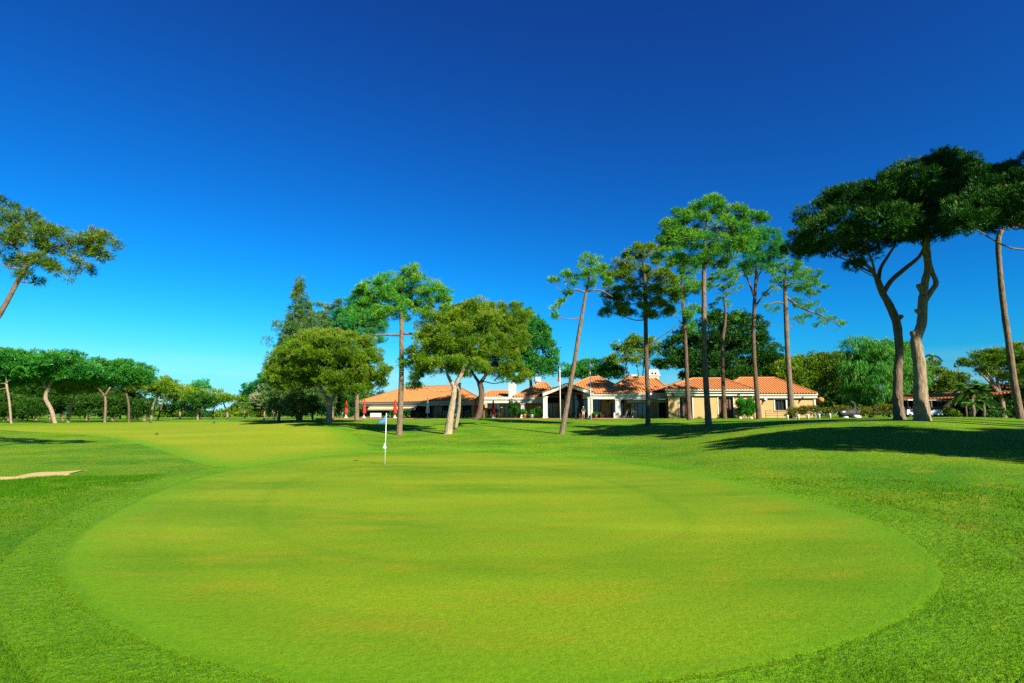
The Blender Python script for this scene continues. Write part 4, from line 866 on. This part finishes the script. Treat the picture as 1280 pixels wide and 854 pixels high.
# ------------------------------------------------------------------ flagpoles
def flagpole(px, Y, pyt, lbl, flags):
    x = X(px,Y); z = tz(x,Y); zt = Z(pyt,Y); e = empty('flagpole', (x,Y,z), lbl, 'flagpole', 'white flagpoles in front of the gable'); h = zt-z
    b = MB(); b.tube([(0,0,-.1),(0,0,h*.5),(0,0,h)], [.075,.06,.04], 8); b.build('pole', M['metalwhite'], e, True)
    b = MB(); b.lathe([(.02,0),(.08,.05),(.08,.1),(.02,.16)], (0,0,h), 8); b.build('finial', M['metalwhite'], e, True)
    fl = None
    for m, z0, z1, w in flags:
        b = MB(); n_ = 7; V = []
        for j, zz in enumerate(np.linspace(z1, z0, 7)):
            for i in range(n_): t_ = i/(n_-1); V.append((-.06-w*t_*(.5+.5*j/6), .10*math.sin(t_*7+j*.6)*t_, h-zz))
        b.add(V, [(j*n_+i, j*n_+i+1, (j+1)*n_+i+1, (j+1)*n_+i) for j in range(6) for i in range(n_-1)])
        o = b.build('flag', M[m], e, True); o.modifiers.new('s', 'SOLIDIFY').thickness = .01
flagpole(700.4, 81, 458.5, 'left white flagpole carrying a limp dark green and red flag', [('greencloth',.55,1.65,.34),('redcloth',1.66,2.15,.38)])
flagpole(738.7, 80, 453, 'right white flagpole with a small limp orange and white flag', [('orange',.95,1.7,.22),('canvas',.2,.94,.16)])
# golf flagstick
g = G(481,582); top = P(483,516.5,g[1]); e = empty('golf_flag', g, 'blue triangular flag hanging from a thin white flagstick in the hole of the green', 'golf flag')
b = MB(); tp = top-g; b.tube([(0,0,-.1), tuple(tp)], .0135, 8); b.build('flagstick', M['metalwhite'], e, True)
b = MB(); n_ = 9; V = []
for j in range(n_):
    s = j/(n_-1)
    for i in range(n_):
        t_ = i/(n_-1); u = np.array([tp[0],0,tp[2]])
        base = u*(1-.18*s); V.append((base[0]-.012-.40*t_*(.18+.82*s), .06*math.sin(t_*5+s*2)*t_, base[2]-.22*t_*(1-s)-.06*t_*s))
b.add(V, [(j*n_+i, j*n_+i+1, (j+1)*n_+i+1, (j+1)*n_+i) for j in range(n_-1) for i in range(n_-1)])
o = b.build('flag', M['blue'], e, True); o.modifiers.new('s', 'SOLIDIFY').thickness = .006
b = MB(); q = tp*.36; b.lathe([(.025,-.1),(.07,-.08),(.075,-.03),(.035,.03),(.03,.1),(.02,.12)], (q[0]-.03,q[1],q[2]), 12); b.build('position_marker', M['metalwhite'], e, True)
b = MB(); b.lathe([(.054,.0),(.054,.034)], (0,0,0), 16); b.build('cup', M['cup'], e, True)
# ------------------------------------------------------------------ lamp post
x = X(1203,66); z = tz(x,66); zt = Z(454,66); e = empty('lamp_post', (x,66,z), 'slim dark lamp post with two small heads behind the short palm', 'lamp post'); h = zt-z
b = MB(); b.tube([(0,0,-.1),(0,0,h*.6),(0,0,h)], [.07,.05,.04], 8); b.tube([(-.32,0,h-.5),(.1,0,h-.5)], .025, 6); b.build('pole', M['dark'], e, True)
for s, hh in ((-.32,-.5),(0,.0)): b = MB(); b.lathe([(.05,0),(.14,.05),(.12,.3),(.03,.38)], (s,0,h+hh), 10); b.build('lamp_head', M['dark'], e, True)
# bollards
gb = 'small white bollards along the hedge'; b0 = None
def bol():
    e = empty('bollard', (0,0,0), '', 'bollard', gb); b = MB(); b.lathe([(.1,0),(.1,.36),(.11,.38),(.11,.44),(.03,.47)], (0,0,0), 12); b.build('post', M['metalwhite'], e, True); return e
lb = ['small white bollard at the foot of the rightmost slim pine', 'second small white bollard counted from the rightmost slim pine', 'third small white bollard in front of the dark side of the hedge', 'fourth small white bollard in front of the hedge', 'small white bollard left of the one nearest the dark sculpture', 'small white bollard right beside the left foot of the dark sculpture']
for i, px in enumerate((984,997.5,1009.5,1023.5,1037,1051)):
    b_ = bol() if i == 0 else copy_tree(b0); b0 = b0 or b_; x = X(px,54); b_.location = (x,54,tz(x,54)); b_['label'] = lb[i]
for px, Y, l in ((876+49,80,'low white stone at the left foot of the bright green bush'),(938.5,79.5,'low white stone at the right foot of the bright green bush')):
    x = X(px,Y); e = empty('stone', (x,Y,tz(x,Y)), l, 'stone'); b = MB(); b.lathe([(.2,-.05),(.24,.08),(.16,.2),(.05,.24)], (0,0,0), 8, .08); b.build('stone', M['metalwhite'], e, True)
# dark curved sculpture
Y = 52; x = X(1063,Y); z = tz(x,Y); m_ = mpp(P(1063,515,Y)); e = empty('sculpture', (x,Y,z), 'dark swan-like garden sculpture with an upright curved neck on pale stones by the hedge', 'sculpture')
def q(px, py, dy=0): p = P(px,py,Y); return (p[0]-x, dy, p[2]-z)
b = MB(); pp = [q(1048,517),(q(1053,517.5)),q(1060,516.5),q(1066,516.5),q(1071,515)]; b.tube(catmull(pp,4), list(np.interp(np.linspace(0,1,17),[0,.2,.5,.8,1],[.1,.32,.4,.34,.12])), 12)
b.tube(catmull([q(1062,515.5),q(1067,513),q(1068,508.5),q(1067,504.5),q(1064.5,503),q(1062,503.5)],4), list(np.interp(np.linspace(0,1,21),[0,.3,.7,.85,1],[.26,.16,.11,.15,.05])), 10)
b.tube(catmull([q(1070,517),q(1074,514),q(1076,511.5)],4), [.3,.28,.24,.2,.16,.13,.1,.07,.04], 8)
b.build('body', M['bronze'], e, True)
b = MB(); b.lathe([(.3,0),(.34,.1),(.2,.18)], (q(1056,520)[0],0,0), 9, .1); b.lathe([(.34,0),(.36,.16),(.2,.28)], (q(1068,521)[0],-.3,0), 8, .1); b.build('stone_base', M['metalwhite'], e, True)
b = MB(); b.tube([q(1049,516,-.2),q(1055,514.8,-.25)], [.16,.1], 8); b.build('wing', M['chrome'], e, True)

# ------------------------------------------------------------------ cart shelter and golf carts
sh = empty('cart_shelter', (X(1200,66),66,tz(X(1200,66),66)), 'low open cart shelter with orange tiled roof behind the palms and the knobbly trunk', 'shelter'); so = tuple(sh.location); sz = so[2]
mb = MB(); A=P(1120,500.5,64);B=P(1206,496.5,64);C_=P(1206,489,69);D_=P(1128,494,69); ptile(mb,A,B,C_,D_,.4); mb.add([A-(0,0,.08),B-(0,0,.08),C_-(0,0,.08),D_-(0,0,.08)],[(0,1,2,3)]); mb.add([C_,D_,D_+np.array([0,5,-1.0]),C_+np.array([0,5,-1.0])],[(0,1,2,3)])
A=P(1206,497.5,61);B=P(1272,489.5,61);C_=P(1272,480,66);D_=P(1214,487,66); ptile(mb,A,B,C_,D_,.4); mb.add([A-(0,0,.08),B-(0,0,.08),C_-(0,0,.08),D_-(0,0,.08)],[(0,1,2,3)])
mb.build('roof', M['tile'], sh, off=so)
for px, Y, pt in ((1121,64.2,502),(1164,64.2,500),(1189,64.2,499.5),(1207,61.5,499),(1240,61.3,496),(1270,61.3,492)):
    b = MB(); p = P(px,pt,Y); b.box(p[0]-.07,p[0]+.07,Y,Y+.14,tz(p[0],Y)-.05,p[2]); b.build('post', M['wood'], sh, off=so)
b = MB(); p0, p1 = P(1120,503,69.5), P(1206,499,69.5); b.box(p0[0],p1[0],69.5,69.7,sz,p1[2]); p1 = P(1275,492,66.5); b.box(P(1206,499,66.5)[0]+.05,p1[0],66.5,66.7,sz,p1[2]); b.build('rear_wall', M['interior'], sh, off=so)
b = MB(); p0 = P(1214,486,68); p1 = P(1237,479,68); b.box(p0[0],p1[0],67.5,69,p0[2]-1,p1[2]-.1); b.build('parapet', M['white'], sh, off=so)
def cart(lbl, px, Y, rot):
    x = X(px,Y); e = empty('golf_cart', (x,Y,tz(x,Y)), lbl, 'golf cart', 'golf carts parked under the shelter'); e.rotation_euler = (0,0,rot)
    b = MB(); b.hexa([(-1.15,-.55,.3),(1.15,-.55,.3),(1.15,.55,.3),(-1.15,.55,.3),(-1.1,-.52,.55),(.55,-.52,.5),(.55,.52,.5),(-1.1,.52,.55)]); b.hexa([(.56,-.5,.5),(1.17,-.48,.42),(1.17,.48,.42),(.56,.5,.5),(.62,-.48,.95),(1.0,-.42,.8),(1.0,.42,.8),(.62,.48,.95)]); b.hexa([(-1.1,-.52,.553),(-.55,-.52,.553),(-.55,.52,.553),(-1.1,.52,.553),(-1.0,-.5,.85),(-.6,-.5,.85),(-.6,.5,.85),(-1.0,.5,.85)]); b.build('body', M['metalwhite'], e)
    b = MB(); b.box(-.5,.1,-.5,.5,.553,.75); b.box(-.58,-.45,-.5,.5,.76,1.15); b.build('seat', M['dark'], e)
    b = MB(); b.box(-.95,.85,-.6,.6,1.85,1.92); b.build('canopy', M['metalwhite'], e)
    b = MB()
    for sx, tx in ((-.85,-.8),(.85,.65)):
        for sy in (-.5,.5): b.tube([(sx,sy,.8),(tx,sy,1.85)], .025, 6)
    b.build('canopy_frame', M['dark'], e)
    for sx in (-.75,.8):
        for sy in (-.55,.55): b = MB(); b.tube([(sx,sy-.09,.23),(sx,sy+.09,.23)], .23, 14); b.build('wheel', M['dark'], e)
    b = MB(); b.tube([(.6,-.2,.8),(.4,-.2,1.05)], .03, 6); b.tube([(.38,-.38,1.0),(.34,-.2,1.15),(.38,-.02,1.0)], .02, 6); b.build('steering_wheel', M['dark'], e)
cart('white golf cart seen between the two thick right hand trunks', 1136, 63, .4)
cart('white golf cart just right of the knobbly trunk, under the shelter roof', 1168, 62.5, 1.1)
cart('white golf cart in the dark right part of the shelter', 1183, 65.5, 1.4)

# fence behind red parasols
Y = 97; x0, x1 = X(392,Y), X(446,Y); z = tz((x0+x1)/2,Y); e = empty('fence', ((x0+x1)/2,Y,z), 'tall dark green wire mesh fence behind the leftmost red parasol', 'fence'); w = (x1-x0)/2
for k in range(6): b = MB(); xx = -w+2*w*k/5; b.tube([(xx,0,-.1),(xx,0,3.3)], .04, 6); b.build('post', M['marker'], e)
b = MB()
for k in range(int(2*w/.25)): b.box(-w+k*.25-.01,-w+k*.25+.01,.045,.055,0,3.2)
for k in range(13): b.box(-w,w,.057,.067,.1+k*.25-.01,.1+k*.25+.01)
b.build('wire_mesh', M['marker'], e)
# greenery visible through the open terrace
hedge('sunlit green hedge seen through the open end of the terrace', 446, 530, 505, 118, 'bush', big=2.6)
# fairway markers
for px, py, l in ((188,529,'tiny dark green marker post on the far fairway, left of the two'),(267.5,529.5,'tiny dark green marker post on the far fairway below the sky gap'),(196,544,'tiny dark sprinkler marker on the near part of the fairway')):
    g = G(px,py); h = .35*g[1]/100+.05; e = empty('marker_post', g, l, 'marker'); b = MB(); b.lathe([(h*.4,0),(h*.5,h*.5),(h*.35,h*.9),(h*.1,h)], (0,0,0), 8); b.build('post', M['marker'], e, True)

# ------------------------------------------------------------------ people
def skin(name, verts, edges, m, parent, sub=2):
    me = bpy.data.meshes.new(name); me.from_pydata([v[:3] for v in verts], edges, []); o = bpy.data.objects.new(name, me); COL.objects.link(o); o.parent = parent
    me.materials.append(m); sk = o.modifiers.new('skin', 'SKIN'); sk.use_smooth_shade = True
    for i, v in enumerate(verts): me.skin_vertices[0].data[i].radius = (v[3], v[4] if len(v) > 4 else v[3]); me.skin_vertices[0].data[i].use_root = (i == 0)
    s = o.modifiers.new('sub', 'SUBSURF'); s.levels = sub; s.render_levels = sub
    return o
def person(px, Y, lbl, top, bottom, hair, pose, long_trousers, rz=0):
    x = X(px,Y); e = empty('person', (x,Y,PZ), lbl, 'person'); e.rotation_euler = (0,0,rz); p = pose
    el, er, hl, hr = p['el'], p['er'], p['hl'], p['hr']
    V = [(0,0,.95,.14,.11),(0,0,1.12,.13,.1),(0,0,1.35,.16,.1),(0,0,1.47,.06),(0,-.01,1.53,.055),(0,-.02,1.60,.085,.09),(0,-.02,1.68,.08,.09),
         (.17,0,1.41,.055),(*el,.042),(*hl,.03),(-.17,0,1.41,.055),(*er,.042),(*hr,.03),
         (.1,0,.88,.09),(p['kl'][0],p['kl'][1],.48,.06),(p['kl'][0]*1.1,p['kl'][1]+.02,.09,.04),(p['kl'][0]*1.2,p['kl'][1]-.13,.04,.035),
         (-.1,0,.88,.09),(p['kr'][0],p['kr'][1],.48,.06),(p['kr'][0]*1.1,p['kr'][1]+.02,.09,.04),(p['kr'][0]*1.2,p['kr'][1]-.13,.04,.035)]
    E_ = [(0,1),(1,2),(2,3),(3,4),(4,5),(5,6),(2,7),(7,8),(8,9),(2,10),(10,11),(11,12),(0,13),(13,14),(14,15),(15,16),(0,17),(17,18),(18,19),(19,20)]
    body = skin('body', V, E_, M['skin'], e)
    for s, hnd, elb in ((1,hl,el),(-1,hr,er)):
        d = unit(np.array(hnd)-np.array(elb)); side = unit(np.cross(d,(0,1,.1)))
        fv = [(*hnd,.028)]; fe = []
        for k, L_ in enumerate((.075,.09,.085,.065)):
            b0_ = np.array(hnd)+d*.06+side*(k-1.5)*.02; fv += [(*b0_,.010),(*(b0_+d*L_*.5),.009),(*(b0_+d*L_+np.array([0,-.02,0])),.007)]; i = len(fv)-3; fe += [(0,i),(i,i+1),(i+1,i+2)]
        tb = np.array(hnd)+side*.035*s; fv += [(*(tb+d*.02),.011),(*(tb+d*.06+side*.02*s),.009)]; i = len(fv)-2; fe += [(0,i),(i,i+1)]
        skin('hand', fv, fe, M['skin'], body, 1)
    g_ = .018
    up = [(0,0,.93,.15,.12),(0,0,1.12,.145,.115),(0,0,1.36,.175,.115),(0,0,1.45,.075),(.18,0,1.41,.07),tuple((np.array((.18,0,1.41))*.35+np.array(el)*.65))+(.058,),(-.18,0,1.41,.07),tuple((np.array((-.18,0,1.41))*.35+np.array(er)*.65))+(.058,)]
    skin('shirt', up, [(0,1),(1,2),(2,3),(2,4),(4,5),(2,6),(6,7)], M[top], e)
    kz = .12 if long_trousers else .5
    lo = [(0,0,.96,.155,.125)]; le = []
    for s, kk in ((1,p['kl']),(-1,p['kr'])):
        lo += [(s*.1,0,.86,.105),(kk[0],kk[1],.5,.085)]; i = len(lo)-2; le += [(0,i),(i,i+1)]
        if long_trousers: lo.append((kk[0]*1.1,kk[1]+.02,.1,.065)); le.append((i+1,i+2))
    skin('trousers', lo, le, M[bottom], e)
    b = MB(); b.lathe([(.02,.16),(.07,.145),(.1,.09),(.105,.02),(.08,-.02)], (0,.005,1.615), 12); b.build('hair', M[hair], e, True)
    for s in (-1,1):
        b = MB(); b.lathe([(.004,-.008),(.011,0),(.004,.008)], (s*.032,-.108,1.645), 8); b.build('eye', M['dark'], e, True)
        b = MB(); b.lathe([(.008,-.03),(.016,0),(.012,.03)], (s*.092,-.01,1.63), 8); b.build('ear', M['skin'], e, True)
    b = MB(); b.tube([(0,-.105,1.645),(0,-.128,1.61),(0,-.105,1.60)], [.008,.014,.008], 6); b.build('nose', M['skin'], e, True)
    b = MB(); b.box(-.024,.024,-.106,-.098,1.568,1.576); b.build('mouth', M['rust'], e)
person(729.2, 87.3, 'person with pale hair, dark top and light shorts standing under the gable', 'navy', 'palecloth', 'hair', dict(el=(.25,-.02,1.14),er=(-.25,-.02,1.14),hl=(.2,-.16,.96),hr=(-.2,-.16,.96),kl=(.1,-.02),kr=(-.11,.0)), False)
person(794, 86.6, 'person in brown top and long cream trousers stepping out by the doorway', 'rust', 'palecloth', 'hairdark', dict(el=(.22,.06,1.15),er=(-.28,-.1,1.2),hl=(.24,-.08,.95),hr=(-.3,-.28,1.32),kl=(.12,-.16),kr=(-.06,.10)), True, -.5)
# golf bags on trolleys
def trolley(px, Y, lbl, m, rz):
    x = X(px,Y); e = empty('golf_trolley', (x,Y,PZ), lbl, 'golf trolley', 'golf trolleys by the door'); e.rotation_euler = (0,0,rz)
    b = MB(); b.lathe([(.14,0),(.15,.05),(.13,.5),(.16,.85),(.15,.88)], (0,0,0), 12); o = b.build('bag', M[m], e, True); o.location = (0,0,.2); o.rotation_euler = (R(22),0,0)
    b = MB()
    for k in range(6): q = k; b.tube([(.08*math.cos(q),-.33+.05*math.sin(q),1.0),(.1*math.cos(q),-.42+.07*math.sin(q),1.25)], .012, 5); b.box(.1*math.cos(q)-.04,.1*math.cos(q)+.04,-.45+.07*math.sin(q),-.4+.07*math.sin(q),1.22,1.29)
    b.build('clubs', M['chrome'], e)
    for s in (-.33,.33): b = MB(); b.tube([(s-.03,.12,.17),(s+.03,.12,.17)], .17, 14); b.build('wheel', M['canvas'], e)
    b = MB(); b.tube([(-.33,.12,.17),(.33,.12,.17)], .02, 6); b.tube([(0,.12,.17),(0,-.3,.75),(0,-.6,1.1)], .02, 6); b.tube([(0,-.1,.4),(0,-.45,.03)], .02, 6); b.build('frame', M['chrome'], e)
trolley(781.5, 85.8, 'golf bag trolley with pale bag, left one beside the right white column', 'palecloth', .9)
trolley(787.5, 86.0, 'golf bag trolley with dark bag, right one next to the person in cream trousers', 'navy', -.6)

# ------------------------------------------------------------------ foreground grass blades
def blades():
    N = 330000; r = 3.2*np.exp(rng.random(N)*math.log(19/3.2)); a = np.radians(rng.uniform(-46, 46, N)); x = r*np.sin(a); y = r*np.cos(a)
    jw = np.where(r < 6.5, .26, .12); jx = x+rng.normal(0,1,N)*jw; jy = y+rng.normal(0,1,N)*jw; keep = ~inside(loops['green'], jx, jy); inc = inside(loops['collar'], x, y)
    # patchy density
    f = np.sin(x*2.1+np.sin(y*1.7)*1.5)*np.sin(y*1.9+np.cos(x*1.3)*1.4); keep &= (rng.random(N) < (.65+.35*f))
    x, y, inc, f = x[keep], y[keep], inc[keep], f[keep]; r = np.hypot(x, y); z = terrain(x, y)-.004+inc*.012
    h = np.where(inc, .026, .034)*(1+.3*f)*rng.uniform(.6, 1.5, len(x))*np.where(rng.random(len(x)) < .07, 1.9, 1); w = .0022*np.maximum(1, r/3.4)
    d = unit(np.stack([rng.normal(0,.45,len(x)), rng.normal(0,.45,len(x)), np.ones(len(x))], 1)); s = unit(np.stack([rng.normal(size=len(x)), rng.normal(size=len(x))*.4, np.zeros(len(x))], 1))*w[:,None]
    c = np.stack([x,y,z], 1); V = np.stack([c-s, c+s, c+d*h[:,None]], 1).reshape(-1, 3)
    tn = np.clip(rng.normal(.35,.22,len(x)), 0, .85)+(rng.random(len(x)) < .04)*.4
    o = mkmesh('grass_blades', V, 3, M['blade'], None, False, np.clip(np.repeat(tn, 3), 0, 1)); tag(o, 'short grass blades of the lawn around the mown putting green', 'grass', kind='stuff')
blades()
def green_blades():
    N = 260000; r = 3.3*np.exp(rng.random(N)*math.log(11/3.3)); a = np.radians(rng.uniform(-46, 46, N)); x = r*np.sin(a); y = r*np.cos(a)
    k = inside(loops['green'], x, y); x, y, r = x[k], y[k], r[k]; z = terrain(x, y)+.024; n_ = len(x)
    d = unit(np.stack([rng.normal(0,.5,n_), rng.normal(0,.5,n_), np.ones(n_)], 1)); s = unit(np.stack([rng.normal(size=n_), rng.normal(size=n_)*.4, np.zeros(n_)], 1))*(.0018*np.maximum(1, r/3.4))[:,None]
    c = np.stack([x,y,z], 1); V = np.stack([c-s, c+s, c+d*(.011*rng.uniform(.6,1.5,n_))[:,None]], 1).reshape(-1, 3)
    o = mkmesh('green_grass_blades', V, 3, M['gblade'], None, False, np.repeat(np.clip(rng.normal(.45,.25,n_),0,1), 3)); tag(o, 'very short fine grass blades of the mown putting green', 'grass', kind='stuff')
green_blades()
def long_grass():
    n_ = 26000; V0 = []
    for px0, px1, py0, py1, m_ in ((-60,115,601,612,.5),(-40,200,588,622,1)):
        k = int(n_*m_); a = px0+(px1-px0)*rng.random(k)**1.5+rng.normal(0,6,k); b = rng.beta(2, 2.4, k); f = 1-(a-px0)/(px1-px0)
        top = py0+(f*12 if m_ == 1 else (1-f)*-8); V0.append(np.stack([a, top+b*(py1-py0)*(.25+.75*np.clip(f,0,1))+rng.normal(0,1.6,k)], 1))
    q = np.concatenate(V0); bb = 427-q[:,1]; sl = (F*st+bb*ct)/(F*ct-bb*st); Y = -(CH-.15)/sl; x = (q[:,0]-640)/(F*ct-bb*st)*Y; ok = Y < 30; x, Y = x[ok], Y[ok]; k = len(x)
    keep = ~inside(loops['green'], x, Y) & ~inside(bk, x, Y); x, Y = x[keep], Y[keep]; k = len(x)
    cl = np.sin(x*3.1+np.sin(Y*2.3)*2)*np.sin(Y*2.7+np.cos(x*1.9)*2); kk = rng.random(k) < .5+.5*cl; x, Y, cl = x[kk], Y[kk], cl[kk]; k = len(x)
    d = unit(np.stack([rng.normal(0,.4,k), rng.normal(0,.4,k), np.ones(k)], 1)); s = unit(np.stack([rng.normal(size=k), rng.normal(size=k)*.4, np.zeros(k)], 1))*.009
    c = np.stack([x, Y, terrain(x, Y)-.005], 1); V = np.stack([c-s, c+s, c+d*(.06*rng.uniform(.4,1.4,k)*(1+.3*cl))[:,None]], 1).reshape(-1, 3)
    o = mkmesh('long_grass', V, 3, M['longblade'], None, False, np.repeat(np.clip(rng.normal(.4,.25,k),0,1), 3)); tag(o, 'longer grass coloured dark for the shaded swale between the sand and the green', 'grass', kind='stuff')
long_grass()

# ------------------------------------------------------------------ light
SUN_AZ, SUN_EL = 143, 33
w = bpy.data.worlds.new('World'); sc.world = w; w.use_nodes = True; nt = w.node_tree; bg = nt.nodes['Background']; L = nt.links.new
sk = nt.nodes.new('ShaderNodeTexSky'); sk.sky_type = 'NISHITA'; sk.sun_disc = False; sk.sun_elevation = R(SUN_EL); sk.sun_rotation = R(SUN_AZ)
EXP = 1.6; E2 = 2**EXP
tcw = nt.nodes.new('ShaderNodeTexCoord'); sx = nt.nodes.new('ShaderNodeSeparateXYZ'); cx = nt.nodes.new('ShaderNodeCombineXYZ'); mxz = nt.nodes.new('ShaderNodeMath'); mxz.operation = 'MAXIMUM'; mxz.inputs[1].default_value = .055
L(tcw.outputs['Generated'], sx.inputs[0]); L(sx.outputs[0], cx.inputs[0]); L(sx.outputs[1], cx.inputs[1]); L(sx.outputs[2], mxz.inputs[0]); L(mxz.outputs[0], cx.inputs[2]); L(cx.outputs[0], sk.inputs[0])
sp = nt.nodes.new('ShaderNodeSeparateColor'); cb = nt.nodes.new('ShaderNodeCombineColor'); L(sk.outputs[0], sp.inputs[0])
for i, (k, p_) in enumerate(((.00003, 5.0), (.029, 1.75), (.080, 1.44))):
    a = nt.nodes.new('ShaderNodeMath'); a.operation = 'POWER'; a.inputs[1].default_value = p_; b = nt.nodes.new('ShaderNodeMath'); b.operation = 'MULTIPLY_ADD'; b.inputs[1].default_value = k/E2/.1; b.inputs[2].default_value = (.006,0,0)[i]/E2/.1
    mn = nt.nodes.new('ShaderNodeMath'); mn.operation = 'MINIMUM'; mn.inputs[1].default_value = (5.8, 8, 8)[i]; L(sp.outputs[i], mn.inputs[0]); L(mn.outputs[0], a.inputs[0]); L(a.outputs[0], b.inputs[0]); L(b.outputs[0], cb.inputs[i])
wn = nt.nodes.new('ShaderNodeTexNoise'); wn.inputs['Scale'].default_value = 2.2; wn.inputs['Detail'].default_value = 5; wm = nt.nodes.new('ShaderNodeMapping'); wm.inputs['Scale'].default_value = (1.6,1.6,16); L(tcw.outputs['Generated'], wm.inputs[0]); L(wm.outputs[0], wn.inputs[0])
w1 = nt.nodes.new('ShaderNodeMapRange'); w1.inputs[1].default_value = .42; w1.inputs[2].default_value = .75; L(wn.outputs[0], w1.inputs[0])
w2 = nt.nodes.new('ShaderNodeMapRange'); w2.inputs[1].default_value = .0; w2.inputs[2].default_value = .095; w2.inputs[3].default_value = 1; w2.inputs[4].default_value = 0; L(sx.outputs[2], w2.inputs[0])
w3 = nt.nodes.new('ShaderNodeMath'); w3.operation = 'MULTIPLY_ADD'; w3.inputs[1].default_value = .75; w3.inputs[2].default_value = .28; L(w1.outputs[0], w3.inputs[0]); w4 = nt.nodes.new('ShaderNodeMath'); w4.operation = 'MULTIPLY'; L(w3.outputs[0], w4.inputs[0]); L(w2.outputs[0], w4.inputs[1])
wmx = nt.nodes.new('ShaderNodeMix'); wmx.data_type = 'RGBA'; L(w4.outputs[0], wmx.inputs[0]); L(cb.outputs[0], wmx.inputs[6]); wmx.inputs[7].default_value = (.62*10/E2, .93*10/E2, 10/E2, 1); L(wmx.outputs[2], bg.inputs[0]); bg.inputs[1].default_value = .1
ld = bpy.data.lights.new('sun', 'SUN'); ld.energy = 5.0; ld.angle = R(.5); ld.color = (1, .93, .80); lo = bpy.data.objects.new('sun', ld); COL.objects.link(lo)
az, el = R(SUN_AZ), R(SUN_EL); d = Vector((math.sin(az)*math.cos(el), math.cos(az)*math.cos(el), math.sin(el))); lo.rotation_euler = d.to_track_quat('Z', 'Y').to_euler(); lo.location = d*50
vs = sc.view_settings; vs.view_transform = 'Standard'; vs.look = 'None'; vs.gamma = 1; vs.exposure = EXP; vs.use_curve_mapping = False
sc.cycles.max_bounces = 6; sc.cycles.diffuse_bounces = 3; sc.cycles.transmission_bounces = 3; sc.cycles.transparent_max_bounces = 4; sc.cycles.use_denoising = False
